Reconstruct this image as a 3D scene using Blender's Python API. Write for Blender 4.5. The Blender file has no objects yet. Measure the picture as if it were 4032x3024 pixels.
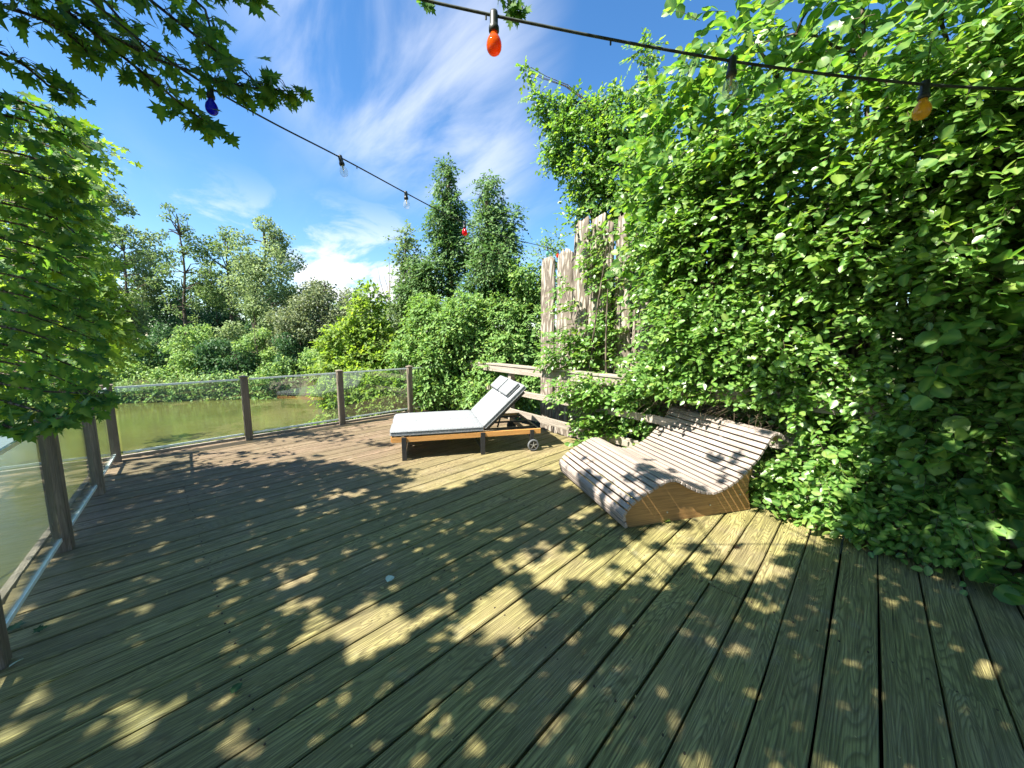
import bpy, bmesh, math, random
import numpy as np
from mathutils import Matrix, Vector
rng = np.random.default_rng(11)
random.seed(5)
S = bpy.context.scene
col = S.collection

# ------------------------------------------------------------------ camera
FPX, PITCH, ROLL, YAW, EYE = 1433.8, 0.12464, 0.000685, -0.77675, 1.55
KP = 4032.0 / 2212.0                       # pixel helpers below use the 2212 px wide view of the photo
_f = np.array([math.sin(YAW)*math.cos(PITCH), math.cos(YAW)*math.cos(PITCH), -math.sin(PITCH)])
_r0 = np.array([math.cos(YAW), -math.sin(YAW), 0.0]); _u0 = np.cross(_r0, _f)
_r = _r0*math.cos(ROLL) + _u0*math.sin(ROLL); _u = -_r0*math.sin(ROLL) + _u0*math.cos(ROLL)
CAM = np.array([0.0, 0.0, EYE])
cd = bpy.data.cameras.new('camera'); cam = bpy.data.objects.new('camera', cd); col.objects.link(cam)
cd.sensor_fit = 'HORIZONTAL'; cd.sensor_width = 36.0; cd.lens = FPX/4032*36; cd.clip_start = 0.03; cd.clip_end = 2000
cam.matrix_world = Matrix(((_r[0], _u[0], -_f[0], 0), (_r[1], _u[1], -_f[1], 0), (_r[2], _u[2], -_f[2], EYE), (0, 0, 0, 1)))
S.camera = cam
def ray(px, py):
    x = np.asarray(px, float)*KP; y = np.asarray(py, float)*KP
    return ((x-2016)/FPX)[..., None]*_r - ((y-1512)/FPX)[..., None]*_u + _f
def at(px, py, depth):                     # point on a pixel's ray at an axial depth in metres
    return CAM + ray(px, py)*np.asarray(depth, float)[..., None]
def on_line(px, py, p0, d):                # where a pixel's ray meets the vertical plane through p0 along d
    n = np.array([d[1], -d[0], 0.0]); r_ = ray(px, py)
    return CAM + r_*(n[:2] @ np.asarray(p0[:2], float))/(r_ @ n)
def to_px(P):
    d = np.asarray(P, float) - CAM; z = d @ _f; zz = np.where(np.abs(z) < 1e-6, 1e-6, z)
    return (2016 + FPX*(d @ _r)/zz)/KP, (1512 - FPX*(d @ _u)/zz)/KP, z

# ------------------------------------------------------------------ sky, sun, exposure
SUN = np.array([-0.20, -0.74, 1.0]); SUN /= np.linalg.norm(SUN)
w = bpy.data.worlds.new('World'); S.world = w; w.use_nodes = True
nt = w.node_tree; nt.nodes.clear()
def N(t, typ, **kw):
    n = t.nodes.new(typ)
    for k, v in kw.items():
        if k.startswith('i_'):
            n.inputs[k[2:].replace('_', ' ')].default_value = v
        else: setattr(n, k, v)
    return n
def ln(t, a, b): t.links.new(a, b)
def math_(t, op, a, b=None, c=None, clamp=False):
    n = t.nodes.new('ShaderNodeMath'); n.operation = op; n.use_clamp = clamp
    for i, v in enumerate((a, b, c)):
        if v is None: continue
        if isinstance(v, (int, float)): n.inputs[i].default_value = v
        else: t.links.new(v, n.inputs[i])
    return n.outputs[0]
def maprange(t, v, a, b, c=0.0, d=1.0, smooth=True):
    n = t.nodes.new('ShaderNodeMapRange'); n.interpolation_type = 'SMOOTHSTEP' if smooth else 'LINEAR'
    t.links.new(v, n.inputs['Value'])
    for k, x in zip(('From Min', 'From Max', 'To Min', 'To Max'), (a, b, c, d)): n.inputs[k].default_value = x
    return n.outputs[0]
def mix(t, f, a, b, blend='MIX'):
    n = t.nodes.new('ShaderNodeMix'); n.data_type = 'RGBA'; n.blend_type = blend
    if isinstance(f, (int, float)): n.inputs[0].default_value = f
    else: t.links.new(f, n.inputs[0])
    for i, v in ((6, a), (7, b)):
        if isinstance(v, (tuple, list)): n.inputs[i].default_value = (*v[:3], 1)
        else: t.links.new(v, n.inputs[i])
    return n.outputs[2]
def noise(t, vec, scale, detail=4, rough=0.55, dist=0.0):
    n = t.nodes.new('ShaderNodeTexNoise'); n.inputs['Scale'].default_value = scale
    n.inputs['Detail'].default_value = detail; n.inputs['Roughness'].default_value = rough; n.inputs['Distortion'].default_value = dist
    if vec is not None: t.links.new(vec, n.inputs['Vector'])
    return n.outputs['Fac']
def mapping(t, vec, scale=(1, 1, 1), rot=(0, 0, 0), loc=(0, 0, 0)):
    n = t.nodes.new('ShaderNodeMapping'); t.links.new(vec, n.inputs['Vector'])
    n.inputs['Scale'].default_value = scale; n.inputs['Rotation'].default_value = rot; n.inputs['Location'].default_value = loc
    return n.outputs[0]
sky = N(nt, 'ShaderNodeTexSky', sky_type='NISHITA', sun_disc=False, sun_elevation=math.asin(SUN[2]), sun_rotation=math.atan2(SUN[0], SUN[1]),
        altitude=100.0, air_density=1.0, dust_density=0.35, ozone_density=2.6)
hs = N(nt, 'ShaderNodeHueSaturation'); hs.inputs['Saturation'].default_value = 1.25; hs.inputs['Value'].default_value = 1.22
ln(nt, sky.outputs[0], hs.inputs['Color'])
tc = N(nt, 'ShaderNodeTexCoord'); dirv = tc.outputs['Generated']
def dotmask(px, py, a_out, a_in):
    v = ray(np.array(float(px)), np.array(float(py))); v /= np.linalg.norm(v)
    n = nt.nodes.new('ShaderNodeVectorMath'); n.operation = 'DOT_PRODUCT'; ln(nt, dirv, n.inputs[0]); n.inputs[1].default_value = tuple(v)
    return maprange(nt, n.outputs['Value'], math.cos(math.radians(a_out)), math.cos(math.radians(a_in)))
sep = N(nt, 'ShaderNodeSeparateXYZ'); ln(nt, dirv, sep.inputs[0])
zc = math_(nt, 'MAXIMUM', sep.outputs['Z'], 0.0)
inv = math_(nt, 'DIVIDE', 1.0, math_(nt, 'ADD', zc, 0.22))
comb = N(nt, 'ShaderNodeCombineXYZ')                  # cloud sheet seen in perspective
ln(nt, math_(nt, 'MULTIPLY', sep.outputs['X'], inv), comb.inputs[0]); ln(nt, math_(nt, 'MULTIPLY', sep.outputs['Y'], inv), comb.inputs[1])
sheet = comb.outputs[0]
cirA = noise(nt, mapping(nt, sheet, (1.0, 3.2, 1), (0, 0, 0.55), (3.1, 1.7, 0)), 1.5, 9, 0.55, 0.45)
cirB = noise(nt, mapping(nt, sheet, (1, 1, 1), (0, 0, 0.2), (0.4, 5.2, 0)), 0.9, 4, 0.5, 0.3)
cir = math_(nt, 'MULTIPLY', maprange(nt, cirA, 0.40, 0.80), maprange(nt, cirB, 0.38, 0.72))
m1 = math_(nt, 'MAXIMUM', dotmask(880, 90, 20, 3), math_(nt, 'MULTIPLY', dotmask(1000, 320, 13, 2), 0.9))
cir2 = math_(nt, 'MULTIPLY', maprange(nt, cirA, 0.30, 0.68), m1)
cum = noise(nt, mapping(nt, dirv, (1, 1, 2.4), (0, 0, 0), (1.3, 0.2, 0.55)), 5.0, 10, 0.62, 0.4)
low = maprange(nt, sep.outputs['Z'], 0.36, 0.10)
cumf = math_(nt, 'MULTIPLY', maprange(nt, math_(nt, 'ADD', cum, math_(nt, 'MULTIPLY', math_(nt, 'MAXIMUM', dotmask(800, 580, 11, 2), dotmask(1480, 260, 16, 5)), 0.17)), 0.53, 0.68), low)
cl = math_(nt, 'MAXIMUM', math_(nt, 'MULTIPLY', cir2, 0.52), math_(nt, 'MAXIMUM', math_(nt, 'MULTIPLY', cir, 0.30), cumf), clamp=True)
CLOUD = 6.6
skyc = mix(nt, cl, hs.outputs[0], (CLOUD*0.97, CLOUD*0.99, CLOUD*1.02))
bg = N(nt, 'ShaderNodeBackground'); bg.inputs['Strength'].default_value = 0.060
wo = N(nt, 'ShaderNodeOutputWorld'); ln(nt, skyc, bg.inputs['Color']); ln(nt, bg.outputs[0], wo.inputs['Surface'])
sl = bpy.data.lights.new('sun', 'SUN'); sl.energy = 5.0; sl.angle = math.radians(0.53); sl.color = (1.0, 0.95, 0.84)
so = bpy.data.objects.new('sun', sl); col.objects.link(so); so.location = (-4, -12, 18)
so.rotation_euler = Vector(SUN).to_track_quat('Z', 'Y').to_euler()
S.view_settings.view_transform = 'Standard'; S.view_settings.look = 'None'; S.view_settings.gamma = 1.0
S.view_settings.use_curve_mapping = False; S.view_settings.exposure = 1.85
S.render.engine = 'CYCLES'
S.cycles.max_bounces = 10; S.cycles.transparent_max_bounces = 24; S.cycles.diffuse_bounces = 4; S.cycles.transmission_bounces = 6

# ------------------------------------------------------------------ materials
def newmat(name):
    m = bpy.data.materials.new(name); m.use_nodes = True; t = m.node_tree; t.nodes.clear()
    out = t.nodes.new('ShaderNodeOutputMaterial'); return m, t, out
def principled(t, out, colr, rough=0.6, spec=0.5, metal=0.0):
    b = t.nodes.new('ShaderNodeBsdfPrincipled')
    if isinstance(colr, (tuple, list)): b.inputs['Base Color'].default_value = (*colr[:3], 1)
    else: ln(t, colr, b.inputs['Base Color'])
    if isinstance(rough, (int, float)): b.inputs['Roughness'].default_value = rough
    else: ln(t, rough, b.inputs['Roughness'])
    b.inputs['Specular IOR Level'].default_value = spec; b.inputs['Metallic'].default_value = metal
    if out is not None: ln(t, b.outputs[0], out.inputs['Surface'])
    return b
def bump(t, h, b, strength=0.5, dist=0.01):
    n = t.nodes.new('ShaderNodeBump'); n.inputs['Strength'].default_value = strength; n.inputs['Distance'].default_value = dist
    ln(t, h, n.inputs['Height']); ln(t, n.outputs[0], b.inputs['Normal'])
def objvec(t, seed=31.0):
    tc_ = t.nodes.new('ShaderNodeTexCoord'); oi = t.nodes.new('ShaderNodeObjectInfo')
    v = t.nodes.new('ShaderNodeVectorMath'); v.operation = 'ADD'; ln(t, tc_.outputs['Object'], v.inputs[0])
    m_ = t.nodes.new('ShaderNodeVectorMath'); m_.operation = 'SCALE'; m_.inputs[0].default_value = (1.0, 0.63, 0.41)
    ln(t, math_(t, 'MULTIPLY', oi.outputs['Random'], seed), m_.inputs['Scale']); ln(t, m_.outputs[0], v.inputs[1])
    return v.outputs[0], oi.outputs['Random']
def wood(name, dark, light, axis='Y', rough=0.7, spec=0.3, ring=55.0, ringdark=0.35, bumpd=0.004, tint=0.25, scale=1.0):
    """weathered timber with cathedral figure and fibres along one local axis"""
    m, t, out = newmat(name); v, rnd = objvec(t)
    k = {'X': (0.09, 1, 1), 'Y': (1, 0.09, 1), 'Z': (1, 1, 0.09)}[axis]
    k2 = {'X': (1.2, 60, 60), 'Y': (60, 1.2, 60), 'Z': (60, 60, 1.2)}[axis]
    g = noise(t, mapping(t, v, tuple(a*scale for a in k)), 7.0, 2, 0.4)
    rings = math_(t, 'FRACT', math_(t, 'MULTIPLY', g, ring))
    rl = math_(t, 'MULTIPLY', maprange(t, rings, 0.0, 0.35), maprange(t, rings, 1.0, 0.80))
    fib = noise(t, mapping(t, v, tuple(a*scale for a in k2)), 2.2, 5, 0.6)
    big = noise(t, v, 1.7, 4, 0.6)
    c = mix(t, maprange(t, fib, 0.30, 0.72), dark, light)
    c = mix(t, math_(t, 'MULTIPLY', math_(t, 'SUBTRACT', 1.0, rl), ringdark), c, tuple(a*0.45 for a in dark))
    c = mix(t, maprange(t, big, 0.35, 0.75, 0, 0.45), c, tuple(a*0.72 for a in light))
    c = mix(t, math_(t, 'MULTIPLY', rnd, tint), c, tuple(a*0.6 for a in dark))
    b = principled(t, out, c, rough, spec)
    bump(t, math_(t, 'ADD', math_(t, 'MULTIPLY', rl, 0.5), math_(t, 'MULTIPLY', fib, 0.9)), b, 0.6, bumpd)
    return m
def deck_mat():
    m, t, out = newmat('deck_timber'); v, rnd = objvec(t, 57.0)
    geo = t.nodes.new('ShaderNodeNewGeometry'); pos = geo.outputs['Position']
    sp = t.nodes.new('ShaderNodeSeparateXYZ'); ln(t, pos, sp.inputs[0])
    g = noise(t, mapping(t, v, (1, 0.075, 1)), 8.0, 2, 0.35, 0.15)
    rings = math_(t, 'FRACT', math_(t, 'MULTIPLY', g, 46.0))
    rl = math_(t, 'MULTIPLY', maprange(t, rings, 0.0, 0.45), maprange(t, rings, 1.0, 0.78))
    fib = noise(t, mapping(t, v, (70, 1.4, 70)), 2.0, 6, 0.65)
    fib2 = noise(t, mapping(t, v, (26, 0.5, 26)), 1.6, 3, 0.6)
    crack = math_(t, 'MULTIPLY', maprange(t, noise(t, mapping(t, v, (34, 0.55, 10), (0, 0, 0.012), (5, 2, 0)), 1.0, 2, 0.5), 0.70, 0.74), maprange(t, noise(t, mapping(t, v, (3, 0.8, 1)), 1.2, 2), 0.48, 0.60))
    big = noise(t, pos, 1.1, 5, 0.6); med = noise(t, pos, 6.0, 6, 0.65); spk = noise(t, pos, 90.0, 3, 0.6)
    nearness = maprange(t, sp.outputs['X'], -5.2, -2.6)
    brown = mix(t, maprange(t, fib, 0.30, 0.70), (0.135, 0.103, 0.057), (0.38, 0.300, 0.170))
    red = mix(t, maprange(t, fib2, 0.32, 0.70), (0.115, 0.076, 0.050), (0.275, 0.190, 0.135))
    c = mix(t, nearness, red, brown)
    c = mix(t, math_(t, 'MULTIPLY', maprange(t, big, 0.26, 0.58), maprange(t, sp.outputs['X'], -4.9, -2.0, 0.10, 0.92)), c, mix(t, maprange(t, fib, 0.36, 0.64), (0.120, 0.110, 0.035), (0.385, 0.345, 0.125)))
    c = mix(t, math_(t, 'MULTIPLY', maprange(t, med, 0.56, 0.74), 0.35), c, (0.34, 0.33, 0.24))       # pale lichen bloom
    c = mix(t, math_(t, 'MULTIPLY', maprange(t, spk, 0.66, 0.74), 0.30), c, (0.42, 0.42, 0.33))
    c = mix(t, math_(t, 'MULTIPLY', maprange(t, noise(t, pos, 14.0, 4, 0.7), 0.60, 0.78), 0.45), c, (0.055, 0.050, 0.028))
    c = mix(t, math_(t, 'MULTIPLY', math_(t, 'SUBTRACT', 1.0, rl), 0.52), c, (0.060, 0.046, 0.022))
    c = mix(t, math_(t, 'MULTIPLY', rnd, 0.42), c, (0.125, 0.105, 0.052))
    c = mix(t, math_(t, 'MULTIPLY', crack, 0.85), c, (0.02, 0.016, 0.01))
    b = principled(t, out, c, maprange(t, med, 0.3, 0.7, 0.55, 0.85), 0.35)
    h = math_(t, 'SUBTRACT', math_(t, 'ADD', math_(t, 'MULTIPLY', rl, 0.45), math_(t, 'MULTIPLY', fib, 1.1)), math_(t, 'MULTIPLY', crack, 1.6))
    bump(t, h, b, 0.9, 0.005)
    return m
def leaf_mat(name, c0, c1, c2, trans=0.38, rough=0.42, spec=0.45, tcol=None, under=None):
    m, t, out = newmat(name)
    a = t.nodes.new('ShaderNodeAttribute'); a.attribute_name = 'rnd'
    oi = t.nodes.new('ShaderNodeObjectInfo')
    f = math_(t, 'FRACT', math_(t, 'ADD', a.outputs['Fac'], oi.outputs['Random']))
    c = mix(t, maprange(t, f, 0.0, 0.55, smooth=False), c0, c1)
    c = mix(t, maprange(t, f, 0.72, 1.0, smooth=False), c, c2)
    geo = t.nodes.new('ShaderNodeNewGeometry')
    n_ = noise(t, geo.outputs['Position'], 28.0, 3, 0.6)
    c = mix(t, maprange(t, n_, 0.35, 0.75, 0.0, 0.30), c, tuple(x*0.55 for x in c0))
    rb_ = t.nodes.new('ShaderNodeAttribute'); rb_.attribute_name = 'rib'
    c = mix(t, maprange(t, rb_.outputs['Fac'], 0.0, 0.55, 0.34, 0.0), c, tuple(min(1, x*1.5+.02) for x in c2))
    c = mix(t, maprange(t, rb_.outputs['Fac'], 0.6, 1.0, 0.0, 0.30), c, tuple(x*.6 for x in c0))
    cb = mix(t, 0.35, c, under) if under else c
    cc = mix(t, geo.outputs['Backfacing'], c, cb)
    p = principled(t, None, cc, rough, spec)
    tr = t.nodes.new('ShaderNodeBsdfTranslucent')
    hsv = t.nodes.new('ShaderNodeHueSaturation'); hsv.inputs['Saturation'].default_value = 1.15; hsv.inputs['Value'].default_value = 2.3; hsv.inputs['Hue'].default_value = 0.485
    ln(t, c, hsv.inputs['Color']); ln(t, hsv.outputs[0], tr.inputs['Color'])
    mx = t.nodes.new('ShaderNodeMixShader'); mx.inputs[0].default_value = trans
    ln(t, p.outputs[0], mx.inputs[1]); ln(t, tr.outputs[0], mx.inputs[2]); ln(t, mx.outputs[0], out.inputs['Surface'])
    return m
def plain(name, c, rough=0.6, spec=0.5, metal=0.0, var=0.25, scale=20.0, bd=0.0):
    m, t, out = newmat(name); v, rnd = objvec(t)
    n_ = noise(t, v, scale, 5, 0.6)
    cc = mix(t, maprange(t, n_, 0.3, 0.75, 0, 1), tuple(x*(1-var) for x in c), tuple(min(1, x*(1+var)) for x in c))
    b = principled(t, out, cc, rough, spec, metal)
    if bd: bump(t, n_, b, 0.6, bd)
    return m
def bark_mat(name, dark, light, scale=9.0, bd=0.03):
    m, t, out = newmat(name); v, rnd = objvec(t)
    n1 = noise(t, mapping(t, v, (1, 1, 0.17)), scale, 6, 0.65, 0.6)
    vo = t.nodes.new('ShaderNodeTexVoronoi'); vo.feature = 'DISTANCE_TO_EDGE'; vo.inputs['Scale'].default_value = scale*1.6
    ln(t, mapping(t, v, (1.3, 1.3, 0.22)), vo.inputs['Vector'])
    e = maprange(t, vo.outputs['Distance'], 0.0, 0.28)
    h = math_(t, 'ADD', math_(t, 'MULTIPLY', e, 0.7), n1)
    c = mix(t, maprange(t, h, 0.55, 1.25), dark, light)
    c = mix(t, math_(t, 'MULTIPLY', maprange(t, noise(t, v, 2.3, 4), 0.5, 0.75), 0.4), c, tuple(x*0.7 for x in light))
    b = principled(t, out, c, 0.9, 0.15); bump(t, h, b, 0.9, bd)
    return m
def schlick(t, f0=0.045):
    lw = t.nodes.new('ShaderNodeLayerWeight'); lw.inputs['Blend'].default_value = 0.5
    return math_(t, 'ADD', f0, math_(t, 'MULTIPLY', math_(t, 'POWER', lw.outputs['Facing'], 5.0), 1-f0))
def glass_mat():
    m, t, out = newmat('railing_glass')
    fr = schlick(t, 0.105)
    tp = t.nodes.new('ShaderNodeBsdfTransparent'); tp.inputs['Color'].default_value = (0.945, 0.985, 0.955, 1)
    gl = t.nodes.new('ShaderNodeBsdfGlossy'); gl.inputs['Roughness'].default_value = 0.0
    mx = t.nodes.new('ShaderNodeMixShader'); ln(t, fr, mx.inputs[0]); ln(t, tp.outputs[0], mx.inputs[1]); ln(t, gl.outputs[0], mx.inputs[2])
    df = t.nodes.new('ShaderNodeBsdfDiffuse'); df.inputs['Color'].default_value = (0.62, 0.70, 0.60, 1)          # dust and dried splashes
    geo = t.nodes.new('ShaderNodeNewGeometry')
    d = maprange(t, noise(t, geo.outputs['Position'], 3.0, 6, 0.7), 0.40, 0.85, 0.012, 0.10)
    m2 = t.nodes.new('ShaderNodeMixShader'); ln(t, d, m2.inputs[0]); ln(t, mx.outputs[0], m2.inputs[1]); ln(t, df.outputs[0], m2.inputs[2])
    ln(t, m2.outputs[0], out.inputs['Surface']); return m
def bulb_mat(name, c, clear=False):
    m, t, out = newmat(name)
    fr = schlick(t)
    gl = t.nodes.new('ShaderNodeBsdfGlossy'); gl.inputs['Roughness'].default_value = 0.03
    tp = t.nodes.new('ShaderNodeBsdfTransparent'); tp.inputs['Color'].default_value = (*c, 1)
    if clear:
        dw = t.nodes.new('ShaderNodeBsdfDiffuse'); dw.inputs['Color'].default_value = (.9, .9, .88, 1)
        a0 = t.nodes.new('ShaderNodeMixShader'); a0.inputs[0].default_value = 0.10; ln(t, tp.outputs[0], a0.inputs[1]); ln(t, dw.outputs[0], a0.inputs[2]); inner = a0.outputs[0]
    else:
        tr = t.nodes.new('ShaderNodeBsdfTranslucent'); tr.inputs['Color'].default_value = (*c, 1)
        df = t.nodes.new('ShaderNodeBsdfDiffuse'); df.inputs['Color'].default_value = (*c, 1)
        a = t.nodes.new('ShaderNodeMixShader'); a.inputs[0].default_value = 0.5; ln(t, tr.outputs[0], a.inputs[1]); ln(t, df.outputs[0], a.inputs[2])
        a2 = t.nodes.new('ShaderNodeMixShader'); a2.inputs[0].default_value = 0.72; ln(t, tp.outputs[0], a2.inputs[1]); ln(t, a.outputs[0], a2.inputs[2]); inner = a2.outputs[0]
    mx = t.nodes.new('ShaderNodeMixShader'); ln(t, fr, mx.inputs[0]); ln(t, inner, mx.inputs[1]); ln(t, gl.outputs[0], mx.inputs[2]); ln(t, mx.outputs[0], out.inputs['Surface'])
    return m
def fabric_mat():
    m, t, out = newmat('grey_melange_fabric'); v, rnd = objvec(t)
    a = noise(t, mapping(t, v, (1, 3, 1)), 60.0, 4, 0.8); b_ = noise(t, v, 260.0, 2, 0.5)
    c = mix(t, maprange(t, a, 0.36, 0.64), (0.085, 0.092, 0.100), (0.290, 0.305, 0.320))
    c = mix(t, maprange(t, b_, 0.35, 0.7, 0, 0.5), c, (0.32, 0.335, 0.35))
    b = principled(t, out, c, 0.9, 0.15); bump(t, math_(t, 'ADD', b_, math_(t, 'MULTIPLY', noise(t, v, 9.0, 3), 1.2)), b, 0.35, 0.004)
    return m
def water_mat():
    m, t, out = newmat('pond_water'); geo = t.nodes.new('ShaderNodeNewGeometry'); pos = geo.outputs['Position']
    c = mix(t, maprange(t, noise(t, mapping(t, pos, (1, 0.5, 1)), 0.35, 4), 0.35, 0.7), (0.082, 0.086, 0.024), (0.108, 0.108, 0.032))
    b = principled(t, out, c, 0.03, 0.5); b.inputs['IOR'].default_value = 1.33
    h = math_(t, 'ADD', noise(t, mapping(t, pos, (1.6, 0.8, 1), (0, 0, 0.6)), 2.6, 4, 0.6), math_(t, 'MULTIPLY', noise(t, pos, 11.0, 3, 0.6), 0.30))
    bump(t, h, b, 0.16, 0.04); return m
def ground_mat():
    m, t, out = newmat('bank_soil'); geo = t.nodes.new('ShaderNodeNewGeometry'); pos = geo.outputs['Position']
    c = mix(t, maprange(t, noise(t, pos, 0.9, 6, 0.65), 0.38, 0.65), (0.060, 0.045, 0.028), (0.050, 0.075, 0.022))
    b = principled(t, out, c, 0.95, 0.1); bump(t, noise(t, pos, 5.0, 6, 0.7), b, 0.8, 0.06); return m
M = dict(
    deck=deck_mat(), post=wood('weathered_post', (0.11, 0.088, 0.066), (0.29, 0.235, 0.185), 'Z', ringdark=0.4), rail=wood('silvered_rail', (0.21, 0.18, 0.145), (0.47, 0.41, 0.345), 'X', ringdark=0.5),
    slat=wood('larch_slat', (0.20, 0.160, 0.135), (0.42, 0.355, 0.31), 'X', rough=0.55, spec=0.4, ring=40, ringdark=0.28, bumpd=0.002), panel=wood('golden_plywood', (0.22, 0.115, 0.04), (0.42, 0.235, 0.085), 'X', rough=0.5, spec=0.4, ring=18, ringdark=0.25, bumpd=0.001),
    teak=wood('oiled_teak', (0.42, 0.19, 0.05), (0.68, 0.36, 0.12), 'X', rough=0.4, spec=0.45, ringdark=0.2, bumpd=0.001), black=plain('black_metal', (0.016, 0.017, 0.019), 0.45, 0.5, 0.0, 0.3), rubber=plain('grey_tyre', (0.10, 0.105, 0.11), 0.7, 0.3),
    hub=plain('steel_hub', (0.45, 0.46, 0.47), 0.35, 0.5, 0.7), fabric=fabric_mat(), seam=plain('dark_seam', (0.19, 0.195, 0.205), 0.9, 0.1), glass=glass_mat(), gedge=plain('ground_glass_glint', (0.86, 0.94, 0.92), 0.25, 0.6, 0.0, 0.08),
    cable=plain('dusty_rubber_cable', (0.035, 0.045, 0.040), 0.65, 0.35, 0.0, 0.6, 40), socket=plain('black_bakelite', (0.022, 0.028, 0.026), 0.45, 0.5, 0.0, 0.5, 60), brass=plain('filament_brass', (0.7, 0.5, 0.2), 0.35, 0.5, 0.8),
    b_orange=bulb_mat('orange_bulb_glass', (0.85, 0.16, 0.015)), b_blue=bulb_mat('blue_bulb_glass', (0.012, 0.02, 0.75)), b_red=bulb_mat('red_bulb_glass', (0.8, 0.015, 0.03)), b_yellow=bulb_mat('yellow_bulb_glass', (0.92, 0.55, 0.06)),
    b_clear=bulb_mat('clear_bulb_glass', (0.97, 0.97, 0.95), True), b_green=bulb_mat('pale_green_bulb_glass', (0.25, 0.60, 0.50)), b_sky=bulb_mat('sky_blue_bulb_glass', (0.06, 0.28, 0.72)), b_verm=bulb_mat('vermilion_bulb_glass', (0.90, 0.09, 0.02)),
    barkslab=bark_mat('oak_bark_slab', (0.155, 0.128, 0.102), (0.36, 0.315, 0.265), 6.5, 0.022), bark=bark_mat('tree_bark', (0.05, 0.04, 0.03), (0.17, 0.14, 0.105), 12.0, 0.02), twig=plain('twig_bark', (0.085, 0.065, 0.042), 0.85, 0.2), deadwood=plain('bare_grey_wood', (0.22, 0.19, 0.165), 0.9, 0.15),
    rust=plain('rusty_screw', (0.07, 0.05, 0.035), 0.6, 0.4, 0.3), water=water_mat(), ground=ground_mat(), stone=plain('bank_stone', (0.22, 0.20, 0.17), 0.9, 0.2, 0, 0.4, 4.0, 0.05), subdeck=plain('under_deck_black', (0.02, 0.018, 0.014), 0.95, 0.05),
    l_hedge=leaf_mat('hornbeam_leaf', (0.058, 0.150, 0.028), (0.098, 0.215, 0.040), (0.200, 0.290, 0.065), 0.34, 0.36, 0.55, under=(0.13, 0.20, 0.07)), l_hazel=leaf_mat('hazel_leaf', (0.050, 0.140, 0.030), (0.088, 0.200, 0.040), (0.185, 0.270, 0.045), 0.40, 0.42, 0.45, under=(0.12, 0.19, 0.07)),
    l_maple=leaf_mat('maple_leaf', (0.028, 0.095, 0.024), (0.050, 0.140, 0.030), (0.130, 0.210, 0.030), 0.42, 0.55, 0.22, under=(0.06, 0.11, 0.05)), l_ivy=leaf_mat('ivy_leaf', (0.054, 0.137, 0.034), (0.101, 0.217, 0.047), (0.217, 0.310, 0.078), 0.28, 0.55, 0.22), l_dark=leaf_mat('conifer_ivy_leaf', (0.032, 0.090, 0.026), (0.067, 0.150, 0.040), (0.127, 0.210, 0.060), 0.25, 0.55, 0.22),
    l_sap=leaf_mat('sapling_and_sunlit_leaf', (0.080, 0.160, 0.028), (0.125, 0.220, 0.040), (0.220, 0.290, 0.060), 0.40, 0.55, 0.22), l_far=leaf_mat('alder_leaf', (0.061, 0.115, 0.038), (0.101, 0.169, 0.057), (0.169, 0.230, 0.081), 0.30, 0.55, 0.22), l_farl=leaf_mat('ash_leaf', (0.098, 0.154, 0.070), (0.147, 0.210, 0.091), (0.210, 0.266, 0.112), 0.32, 0.55, 0.22),
    l_willow=leaf_mat('willow_leaf', (0.074, 0.115, 0.051), (0.115, 0.155, 0.065), (0.169, 0.189, 0.088), 0.28, 0.5, 0.35), l_bank=leaf_mat('bank_shrub_leaf', (0.060, 0.149, 0.045), (0.120, 0.224, 0.063), (0.284, 0.367, 0.120), 0.32, 0.55, 0.22), l_deep=leaf_mat('deep_green_leaf', (0.021, 0.065, 0.026), (0.039, 0.098, 0.036), (0.078, 0.143, 0.046), 0.25, 0.55, 0.22),  # deep green leaf serves dark trees, bank bushes and fallen leaves
    l_dry=leaf_mat('dried_leaf', (0.30, 0.24, 0.12), (0.38, 0.30, 0.14), (0.22, 0.26, 0.10), 0.2, 0.7, 0.2), l_pale=leaf_mat('silvery_leaf_back', (0.50, 0.60, 0.52), (0.58, 0.66, 0.58), (0.52, 0.60, 0.50), 0.2, 0.7, 0.2), reed=leaf_mat('reed_blade', (0.060, 0.105, 0.035), (0.090, 0.145, 0.045), (0.150, 0.180, 0.080), 0.3, 0.5, 0.3))

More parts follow.
